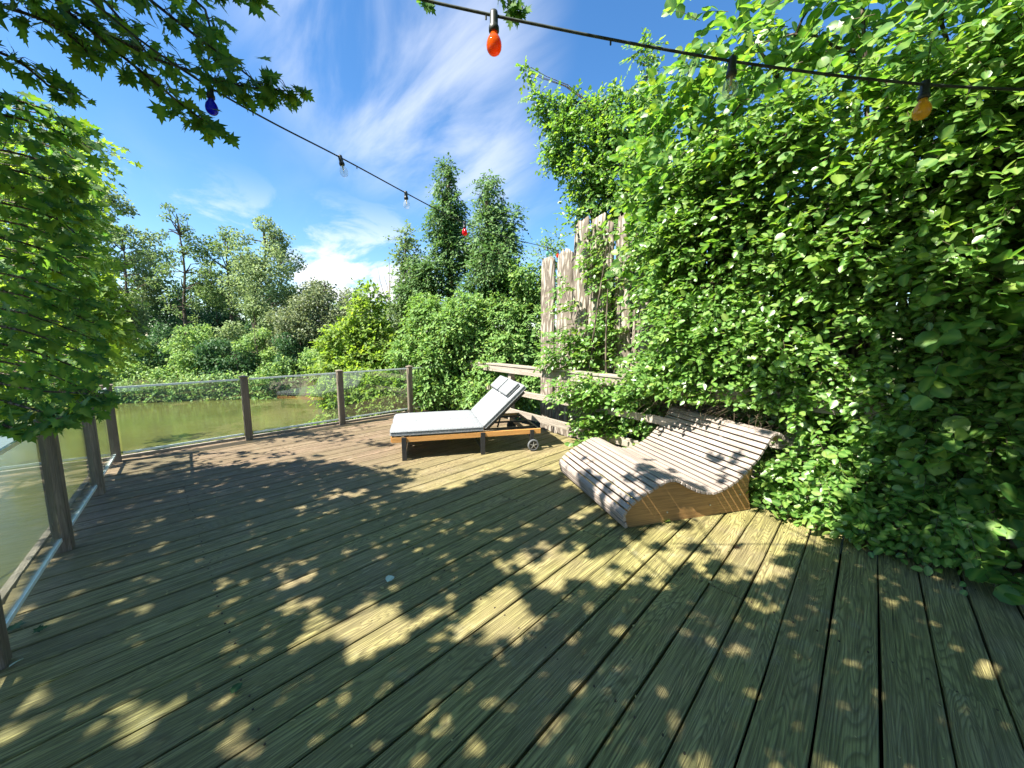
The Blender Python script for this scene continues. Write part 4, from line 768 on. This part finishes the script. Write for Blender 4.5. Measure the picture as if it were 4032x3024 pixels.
# ------------------------------------------------------------------ hedge, hawthorn and hazel on the fence side
def wave_local(P):
    q = np.asarray(P)[:, :2] - WAVE_O; return q @ WAVE_D, q @ np.array([-WAVE_D[1], WAVE_D[0]])
def off_wave(P):                            # leaves do not grow through the wave lounger
    a, c = wave_local(P); return ~((a > -.2) & (a < 1.66) & (c > -.05) & (c < 1.40) & (P[:, 2] < 0.88) & (P[:, 2] > 0.30*(a-0.2)))
def hedge():
    r = empty('hornbeam_hedge', fpt(-0.6), 'dense hornbeam hedge spilling through the fence along the side of the deck', 'hedge')
    b = np.array(r.location); n = 14500
    x = rng.uniform(-3.95, 2.5, n); z = rng.uniform(0.02, 3.5, n)**1.0
    env = sstep(-3.00, -1.70, x - 0.35*sstep(1.0, 1.6, z) + 0.30*wob(np.stack([z*1.5, x*0, x*0], 1), 31))
    hang = 0.15*wob(np.stack([x*1.7, z*1.9, z*0], 1), 32, 1.5) + 0.07*wob(np.stack([x, z*1.6, z*0], 1), 33, 4.5)
    front = -0.45 + (0.62 + 0.10*sstep(-0.8, 0.8, x))*env + hang + 0.09*np.exp(-((z-0.12)/0.28)**2)*sstep(-0.55, 0.4, x) + 0.10*sstep(1.2, 2.6, z)*sstep(-2.6, -1.0, x)
    front = np.where((x > -2.1) & (x < -0.70) & (z < 0.80), np.minimum(front, -0.06), front)       # kept clear of the wave lounger
    depth = rng.random(n)**1.7*0.60; v = front - depth
    ok = (v > -0.55) & (rng.random(n) < 0.04+1.0*env)
    cave = np.exp(-(((x-0.75)/0.38)**2+((z-2.0)/0.40)**2))                                          # dark opening by the hazel stems
    ok &= rng.random(n) > cave*0.93
    low = (x > -3.3) & (x < -1.9) & (z < 1.15)                                                       # rails stay partly in view here
    ok &= ~(low & (rng.random(n) < 0.55))
    gapf = wob(np.stack([x, z*1.7, z*0], 1), 35, 3.2); ok &= ~((gapf < -0.45) & (rng.random(n) < 0.75))
    x, z, v = x[ok], z[ok], v[ok]; O = np.stack([x, fence_y(x), z], 1) + fn*v[:, None]
    T = fn*0.75 + fe*rng.normal(-0.25, .55, (len(O), 1)) + np.array([0, 0, 1.0])*rng.normal(0.02, .35, (len(O), 1))
    nr = fn*0.30 + np.array([0, 0, 0.8]) + rng.normal(0, .32, (len(O), 3)) + np.array([0, -0.12, 0])
    P, D, Nl, Sz, tw = sprays(O, T, 0.30*rng.uniform(.6, 1.2, len(O)), 8, 0.067, nr, .48, .32)
    okz = (P[:, 2] > 0.012) & off_wave(P); P, D, Nl, Sz = P[okz], D[okz], Nl[okz], Sz[okz]
    keep = leaf_objects(P, D, Nl, Sz, OVATE, M['l_hedge'], r, 300)
    for o in r.children: o.matrix_parent_inverse = Matrix.Translation(-Vector(b))
    link('foliage', leaf_mesh('foliage', (P-b)[keep], D[keep], Nl[keep], Sz[keep], OVATE), M['l_hedge'], r, kind='stuff')
    link('twigs', twig_mesh('twigs', *(q_-b for q_ in tw), .003), M['twig'], r, kind='stuff')
    for xx in np.arange(-3.3, 2.4, 0.42):
        a = fpt(xx, -0.30, -0.75); c = fpt(xx+rng.normal(0, .2), -0.25+rng.normal(0, .08), 3.0+rng.normal(0, .3)); m_ = MB().tube(curve_pts(a, c, 8, 0, int(xx*100)+900, .06)-b, np.linspace(.024, .006, 8), 6); m_.build('stem', M['bark'], r)
hedge()
def hazel():
    b = np.array([0.55, 4.65, -0.6]); r = empty('hazel_tree', b, 'large hazel arching high over the hedge with broad toothed leaves against the sky', 'tree')
    n = 3500; x = rng.uniform(-2.5, 2.6, n); z = 2.2 + 3.3*rng.random(n); q = np.stack([x, x*0, z], 1)
    topz = 4.55 + 0.35*wob(np.stack([x, x*0, x*0], 1), 41, 1.6) + 0.55*sstep(-2.6, 0.8, x)
    v = rng.uniform(-1.3, 0.42, n) + 0.15*wob(q, 43, 1.1) - 0.5*(1-sstep(-2.7, -1.2, x))
    ok = (z < topz) & (wob(q*np.array([1, 1, 1.0])+v[:, None], 44, 2.1) > -0.30) & (v < 0.42)
    x, z, v = x[ok], z[ok], v[ok]; O = np.stack([x, fence_y(x), z], 1) + fn*v[:, None]
    T = fn*0.55 + rng.normal(0, .6, (len(O), 3)) + np.array([-0.25, 0, .0]); nr = fn*0.3 + np.array([0, -.1, .85]) + rng.normal(0, .3, (len(O), 3))
    P, D, Nl, Sz, tw = sprays(O, T, 0.36*rng.uniform(.6, 1.2, len(O)), 6, 0.105, nr, .5, .30)
    # broad leaves low down at the near end
    n2 = 330; x = rng.uniform(0.35, 2.0, n2); z = rng.uniform(0.05, 2.4, n2); v = rng.uniform(-.1, .42, n2) + 0.1*np.exp(-(z/.4)**2); O2 = np.stack([x, fence_y(x), z], 1) + fn*v[:, None]
    T2 = fn*0.7 + rng.normal(0, .5, (n2, 3)); nr2 = fn*0.42 + np.array([0, -.1, .75]) + rng.normal(0, .3, (n2, 3)); P2, D2, N2, S2, tw2 = sprays(O2, T2, 0.30, 5, 0.112, nr2, .45, .3)
    P = np.concatenate([P, P2]); D = np.concatenate([D, D2]); Nl = np.concatenate([Nl, N2]); Sz = np.concatenate([Sz, S2]); okz = (P[:, 2] > 0.02) & off_wave(P); P, D, Nl, Sz = P[okz], D[okz], Nl[okz], Sz[okz]
    keep = leaf_objects(P, D, Nl, Sz, ROUND, M['l_hazel'], r, 300)
    for o in r.children: o.matrix_parent_inverse = Matrix.Translation(-Vector(b))
    link('crown', leaf_mesh('crown', (P-b)[keep], D[keep], Nl[keep], Sz[keep], ROUND), M['l_hazel'], r, kind='stuff')
    tw = [np.concatenate([a, c]) for a, c in zip(tw, tw2)]; link('twigs', twig_mesh('twigs', *(q_-b for q_ in tw), .0035), M['twig'], r, kind='stuff')
    for k, (ex, ey, ez) in enumerate([(-2.0, 4.7, 4.4), (-1.2, 4.4, 4.7), (-0.4, 4.3, 4.9), (0.5, 4.2, 5.0), (1.3, 4.0, 5.0), (2.2, 4.1, 4.6), (0.0, 5.2, 5.0)]):
        m_ = MB(); p_ = curve_pts(b + np.array([0.06*math.cos(k), 0.06*math.sin(k), -.1]), (ex, ey, ez), 12, 0.35, 300+k, .12); m_.tube(p_-b, np.linspace(.042, .008, 12), 7)
        for j in (5, 7, 9):
            e = p_[j] + np.array([rng.normal(0, .6), rng.normal(-.35, .3), rng.uniform(.1, .6)]); m_.tube(curve_pts(p_[j], e, 6, .05, k*9+j, .05)-b, np.linspace(.015, .004, 6), 5)
        m_.build('stem', M['bark'], r)
hazel()
ht = [pc(1160, 210, 6.6, 12), pc(1185, 240, 6.6, 22), pc(1215, 260, 6.6, 30), pc(1250, 245, 6.6, 30), pc(1285, 250, 6.5, 34), pc(1330, 235, 6.4, 34), pc(1230, 310, 6.5, 44), pc(1290, 320, 6.4, 50), pc(1350, 300, 6.3, 50), pc(1210, 350, 6.6, 22), pc(1265, 385, 6.4, 46), pc(1330, 390, 6.3, 52), pc(1275, 430, 6.3, 34), pc(1340, 450, 6.2, 46), pc(1395, 420, 6.1, 52), pc(1240, 470, 6.3, 14), pc(1400, 330, 6.1, 46), pc(1390, 190, 6.1, 24), pc(1400, 110, 6.0, 18), pc(1140, 150, 6.6, 8), pc(1460, 380, 5.9, 52), pc(1440, 490, 5.9, 50), pc(1400, 510, 5.9, 36), pc(1385, 250, 6.1, 30)]
hb = np.array([-3.0, 5.6, -0.6]); mass('hawthorn_tree', 'small leaved hawthorn rising over the palisade with wispy shoots against the sky', 'tree', hb, ragged(ht, 8, 2), 'l_hazel', 0.072, 3600, 7, 0.26, OVATE, [(hb-np.array([0, 0, .2]), ht[12][0], .07), (hb+np.array([.1, 0, -.2]), ht[4][0], .05), (hb+np.array([.15, .05, -.2]), ht[17][0], .045)], seed=81, droop=.12, out=.6)
# overhanging sprays in front of the palisade
O = []; rg = np.random.default_rng(91)
for px, py, rp, cnt in [(1300, 556, 26, 24), (1335, 590, 40, 50), (1360, 660, 45, 90), (1320, 700, 36, 30), (1262, 752, 45, 80), (1210, 766, 22, 30), (1335, 755, 55, 110), (1240, 660, 12, 6), (1400, 600, 50, 100), (1405, 720, 50, 110), (1330, 505, 32, 34), (1230, 625, 10, 5), (1290, 850, 40, 60), (1350, 880, 45, 90), (1310, 925, 30, 50), (1400, 850, 45, 90), (1250, 840, 22, 18)]:
    a = rg.normal(size=(cnt, 2))*rp*0.5; O.append(at(px+a[:, 0], py+a[:, 1], (5.75 if py < 820 else 5.12)+rg.normal(0, .14, cnt)))
O = np.concatenate(O); T = np.array([-.8, -.25, .05]) + rg.normal(0, .35, (len(O), 3)); nr = np.tile(np.array([-.1, -.35, .85]), (len(O), 1)) + rg.normal(0, .2, (len(O), 3)); P, D, Nl, Sz, tw = sprays(O, T, .36, 9, .080, nr, .30, .30)
b = fpt(-2.9, -.3, -.5); r = empty('hornbeam_bush', b, 'hornbeam sprays fanning out across the sunlit bark of the palisade', 'bush'); link('foliage', leaf_mesh('foliage', P-b, D, Nl, Sz, OVATE), M['l_hedge'], r, kind='stuff'); link('twigs', twig_mesh('twigs', *(q_-b for q_ in tw), .003), M['twig'], r, kind='stuff')
for k, xx in enumerate((-3.2, -2.9, -2.6)): MB().tube(curve_pts(fpt(xx, -.35, -.7), at(np.array(1330.+30*k), np.array(560.), np.array(5.85)), 9, 0, 700+k, .08)-b, np.linspace(.022, .006, 9), 6).build('stem', M['bark'], r)

# ------------------------------------------------------------------ maple on the other side: seen branches and the canopy that shades the deck
def maple():
    b = np.array([-0.9, -3.4, -0.75]); r = empty('maple_tree', b, 'maple spreading its drooping lobed leaves over the glass railing and the deck', 'tree')
    fork = b + np.array([-.1, .15, 3.0]); MB().tube(curve_pts(b-np.array([0, 0, .3]), fork, 8, 0, 5, .05)-b, np.linspace(.20, .15, 8), 12).build('trunk', M['bark'], r, smooth=True)
    Ps = []; Ds = []; Ns = []; Ss = []; paths = []
    def branch(pts, spread, dens, size, hang=0.55, rr=(0.010, 0.003)):
        pts = np.asarray(pts, float); t = np.linspace(0, 1, len(pts)); L = np.linalg.norm(np.diff(pts, axis=0), axis=1).sum(); n = max(4, int(L*dens)); tt = rng.random(n)
        C = np.stack([np.interp(tt, t, pts[:, k]) for k in range(3)], 1); tg = unit(pts[-1]-pts[0]); sp = np.interp(tt, [0, .7, 1], [spread, spread*.8, spread*.35])
        off = rng.normal(size=(n, 3))*sp[:, None]*np.array([1, 1, .55]); P = C + off; Ps.append(P); Ds.append(unit(off)*.5 + tg*.5 + np.array([0, 0, -hang]) + rng.normal(0, .35, (n, 3)))
        Ns.append(np.array([0, 0, .75]) + rng.normal(0, .5, (n, 3)) + unit(CAM-P)*0.25); Ss.append(size*rng.uniform(.6, 1.2, n)); paths.append((pts, rr))
        for c, o_ in zip(C[::3], P[::3]): paths.append((np.stack([c, (c+o_)/2+np.array([0, 0, .02]), o_]), (.0030, .0012)))
    def pbr(px, dps, spread_px, dens, size, hang=.55, rr=(0.010, .003)):
        pts = [at(np.array(float(x)), np.array(float(y)), np.array(float(dp))) for (x, y), dp in zip(px, dps)]; tt = np.linspace(0, 1, 9); ti = np.linspace(0, 1, len(pts)); pts = np.stack([np.interp(tt, ti, np.array(pts)[:, k]) for k in range(3)], 1)
        branch(pts, spread_px*KP/FPX*dps[-1]*0.6, dens, size, hang, rr)
    # branches against the sky, top corner
    pbr([(60, -40), (300, 115), (500, 185), (655, 200)], (2.08, 2.00, 2.00, 2.08), 42, 97, .085); pbr([(140, 20), (300, 150), (400, 232), (482, 290)], (1.92, 1.92, 1.92, 1.92), 34, 89, .085)
    pbr([(250, -60), (400, 60), (520, 150), (600, 215)], (2.16, 2.08, 2.08, 2.08), 38, 73, .085); pbr([(330, -60), (440, 10), (462, 90), (450, 130)], (2.32, 2.24, 2.24, 2.24), 32, 73, .085)
    pbr([(380, -60), (480, -25), (555, -5)], (1.92, 1.92, 1.92), 22, 89, .085); pbr([(-40, 0), (90, 40), (170, 90), (200, 130)], (1.84, 1.84, 1.84, 1.84), 38, 89, .085)
    pbr([(-60, 90), (40, 130), (110, 190), (165, 205)], (2.00, 2.00, 2.08, 2.08), 36, 89, .085); pbr([(180, -50), (260, 40), (300, 90), (330, 130)], (2.24, 2.24, 2.24, 2.24), 40, 73, .085)
    # left flank, layer upon layer down to the railing
    for k, y in enumerate(range(225, 860, 38)):
        ex = [140, 205, 190, 150, 170, 165, 175, 190, 195, 205, 212, 215, 225, 225, 220, 218, 215, 210][k % 18]; dp = 2.35 + 0.5*rng.random()
        pbr([(-90, y-30), (40, y-8), (130, y+22), (ex, y+62)], (dp, dp, dp+.1, dp+.2), 30, 50, .105)
    for k, y in enumerate(range(240, 840, 34)):
        dp = 3.3 + 1.6*rng.random(); pbr([(-60, y-25), (60, y), (150, y+18), (185+40*math.sin(k*1.9), y+38)], (dp, dp, dp, dp), 36, 40, .11)
    pbr([(-60, 850), (60, 880), (130, 905), (185, 862)], (2.25, 2.25, 2.25, 2.25), 22, 90, .10); pbr([(-60, 890), (20, 925), (80, 925), (135, 900)], (2.1, 2.1, 2.1, 2.1), 18, 80, .10); pbr([(-40, 820), (90, 845), (190, 850), (238, 868)], (2.4, 2.4, 2.45, 2.5), 16, 70, .10)
    pbr([(880, -60), (905, -20), (925, 6)], (2.0, 2.0, 2.0), 8, 110, .07); pbr([(1040, -80), (1085, -25), (1110, 18), (1128, 22)], (2.0, 2.0, 2.0, 2.0), 12, 150, .07)
    inview = sum(len(p) for p in Ps)
    top8 = np.concatenate(Ps[:8]); top8 = np.repeat(top8, 3, 0); top8 = top8 + SUN*rng.uniform(.5, 2.6, len(top8))[:, None] + rng.normal(0, .05, (len(top8), 3))  # unseen leaves added up the sun's rays to shade the top corner branches
    x, y, zd = to_px(top8); top8 = top8[~((zd > .1) & (x > -20) & (x < 2232) & (y > -15) & (y < 1680))]; n = len(top8)
    Ps.append(top8); Ds.append(rng.normal(0, .8, (n, 3)) + np.array([0, 0, -.4])); Ns.append(np.array([-.15, -.5, .8]) + rng.normal(0, .35, (n, 3))); Ss.append(.115*rng.uniform(.6, 1.2, n))
    # canopy outside the picture: leaves stand along the sun's rays from the parts of the deck that lie in shade
    n = 62000; gx = rng.uniform(-6.8, 2.2, n); gy = rng.uniform(-0.6, 4.9, n); gzv = np.zeros(n)
    hz_ = rng.random(n) < 0.16; gx = np.where(hz_, rng.uniform(-0.9, 2.2, n), gx); gzv = np.where(hz_, rng.uniform(0.2, 3.4, n), 0); gy = np.where(hz_, fence_y(gx)-.3, gy)
    x, y, zd = to_px(np.stack([gx, gy, gzv], 1)); front = zd > 0.2
    def el(cx, cy, rx, ry): return np.exp(-(((x-cx)/rx)**2+((y-cy)/ry)**2)**1.5)
    dens = np.full(n, .86)
    edge = np.interp(x, [0, 230, 420, 700, 850, 960, 1100, 1250, 1400], [1020, 1003, 997, 985, 1028, 1052, 1050, 1030, 1000])
    dens = np.where(front, np.where(y < edge, 0.0, np.where(y < edge+22, .55, np.where(x < 620, .89, .77))), .9)
    dens = dens*(1-.85*el(745, 1068, 130, 20))*(1-.99*el(1065, 1335, 100, 75))*(1-.6*el(1300, 1230, 190, 75))*(1-.85*el(1560, 1200, 270, 105))*(1-.9*el(1770, 1150, 230, 75))*(1-.6*el(2120, 1230, 140, 42))*(1-.60*el(440, 1590, 190, 62))*(1-.4*el(830, 1350, 110, 60))*(1-.4*el(1100, 1530, 260, 70))*(1-.35*el(1720, 1300, 130, 60))*(1-.35*el(430, 1120, 110, 30))
    dens = np.where((x > 1250) & (y < 1120) & ~hz_, dens*.18, dens); dens = np.where((x > 1150) & (x <= 1250) & (y < 1130) & (y > 990), dens*.6, dens)
    dens = np.where(hz_, np.clip(.42*sstep(1780, 2000, x), 0, .42)*np.where(gzv < .9, .6, 1)*np.where(gzv > 2.5, .4, 1), dens)
    G3 = np.stack([gx, gy, gzv], 1); hf = wob(G3, 77, 2.2) + 0.8*wob(G3, 78, 6.5) + 0.55*wob(G3, 79, 13.0); rank = np.argsort(np.argsort(hf))/n
    ok = (rank < dens*1.03) & (dens > .02) & (rng.random(n) < 0.8)
    gx, gy, gzv = gx[ok], gy[ok], gzv[ok]; n = len(gx); zz = np.clip(2.7 + 2.0*rng.random(n) + 0.4*wob(np.stack([gx, gy, gx*0], 1), 51), 2.5, 5.2); tt = (zz-gzv)/SUN[2]; P = np.stack([gx, gy, gzv], 1) + SUN*tt[:, None]
    x, y, zd = to_px(P); infr = (zd > 0.1) & (x > -20) & (x < 2300) & (y > -80) & (y < 1680); a_, c_ = wave_local(P - SUN*((P[:, 2]-.45)/SUN[2])[:, None]); onw = (a_ > .62) & (a_ < 1.6) & (c_ > -.1) & (c_ < 1.4); P = P[~infr & ~(onw & (rng.random(len(P)) < .88))]; n = len(P)
    Ps.append(P); Ds.append(rng.normal(0, .8, (n, 3)) + np.array([0, 0, -.4])); Ns.append(np.array([-.15, -.5, .8]) + rng.normal(0, .35, (n, 3))); Ss.append(.118*rng.uniform(.6, 1.2, n))
    # limbs reaching the canopy
    step = max(1, n//150)
    cen = P[rng.permutation(n)[:150]]; main = []
    for ang in np.linspace(0, 6.283, 11)[:-1]:
        tgt = cen[int(np.argmax((cen-fork)[:, 0]*math.cos(ang)+(cen-fork)[:, 1]*math.sin(ang)))]
        L = curve_pts(fork, tgt, 14, .5, int(ang*100), .15); xx, yy, dd = to_px(L); main.append(L); paths.append((L, (.075, .012)))
    mp = np.concatenate(main)
    for c in cen:
        j = int(np.argmin(np.linalg.norm(mp-c, axis=1))); L = curve_pts(mp[j], c, 6, .06, int(abs(c[0]*991)), .05); xx, yy, dd = to_px(L)
        if not ((dd > .1) & (xx > 260) & (xx < 2212) & (yy > 0) & (yy < 1659)).any(): paths.append((L, (.016, .004)))
    P = np.concatenate(Ps); D = np.concatenate(Ds); Nl = np.concatenate(Ns); Sz = np.concatenate(Ss); m_ = MB()
    for pts, rr in paths:
        xx, yy, dd = to_px(pts)
        if rr[0] > .05 and ((dd > .1) & (xx > 260) & (xx < 2212) & (yy > 0) & (yy < 1659)).any(): continue
        m_.tube(pts-b, np.linspace(rr[0], rr[1], len(pts)), 5 if rr[0] > .008 else 3, False)
    m_.build('branches', M['bark'], r)
    keep = leaf_objects(P, D, Nl, Sz, MAPLE, M['l_maple'], r, 300)
    for o in r.children:
        if o.name.startswith('leaf'): o.matrix_parent_inverse = Matrix.Translation(-Vector(b))
    seen = np.arange(len(P)) < inview
    link('crown', leaf_mesh('crown', (P-b)[keep & seen], D[keep & seen], Nl[keep & seen], Sz[keep & seen], MAPLE), M['l_maple'], r, kind='stuff')
    link('canopy', leaf_mesh('canopy', (P-b)[keep & ~seen], D[keep & ~seen], Nl[keep & ~seen], Sz[keep & ~seen], MAPLE2), M['l_maple'], r, kind='stuff')
maple()

# ------------------------------------------------------------------ small things on the deck
def ground_px(px, py): r_ = ray(np.array(float(px)), np.array(float(py))); return CAM + r_*(-EYE/r_[2])
for px, py, sz, mat, tm, lab in [(847, 1247, .060, 'l_pale', ROUND, 'pale silvery leaf lying upturned in the middle of the deck'), (26, 1366, .085, 'l_deep', MAPLE, 'blue green lobed leaf caught under the glass railing'), (72, 1369, .060, 'l_deep', MAPLE, 'curled green leaf lying next to the one under the glass'), (20, 1446, .050, 'l_pale', OVATE, 'crumpled whitish leaf beside the nearest railing post'),
                             (822, 1272, .030, 'l_dry', OVATE, 'dry seed wing stuck in the gap by the pale leaf'), (500, 1504, .055, 'l_deep', OVATE, 'dark curled leaf bridging a plank gap'), (1530, 1262, .030, 'l_dry', OVATE, 'little yellow leaf wedged in a plank gap near the hedge'), (640, 1560, .024, 'l_dry', OVATE, 'brown leaf scrap among the sun flecks')]:
    p = ground_px(px, py); n_ = unit(np.array([rng.normal(0, .25), rng.normal(0, .25), 1.0])); th = rng.uniform(0, 6.28)
    me = leaf_mesh('fallen_leaf', np.array([[0, 0, .004]]), np.array([[math.cos(th), math.sin(th), .06]]), n_[None], sz, tm); o = link('fallen_leaf', me, M[mat], None, (p[0], p[1], 0.008)); tag(o, lab, 'leaf')
p = ground_px(1438, 1128); r = empty('deck_weed', p, 'tiny green weed sprouting from a plank gap by the wavy lounger', 'weed')
for k in range(6):
    th = k*1.05; me = leaf_mesh('leaf', np.array([[0, 0, .004]]), np.array([[math.cos(th), math.sin(th), .7]]), np.array([[-math.cos(th)*.5, -math.sin(th)*.5, 1.]]), .045, OVATE); link('leaf', me, M['l_sap'], r)
n = 260; c = np.stack([rng.uniform(-5.5, .9, n), rng.uniform(-.2, 3.9, n), np.full(n, .003)], 1)
me = leaf_mesh('leaf_litter', c, np.concatenate([rng.normal(size=(n, 2)), np.full((n, 1), .1)], 1), np.tile(np.array([0, 0, 1.]), (n, 1)) + rng.normal(0, .2, (n, 3)), rng.uniform(.006, .020, n), OVATE); tag(link('leaf_litter', me, M['l_dry'], kind='stuff'), 'scattered crumbs of dry leaf litter on the planks')
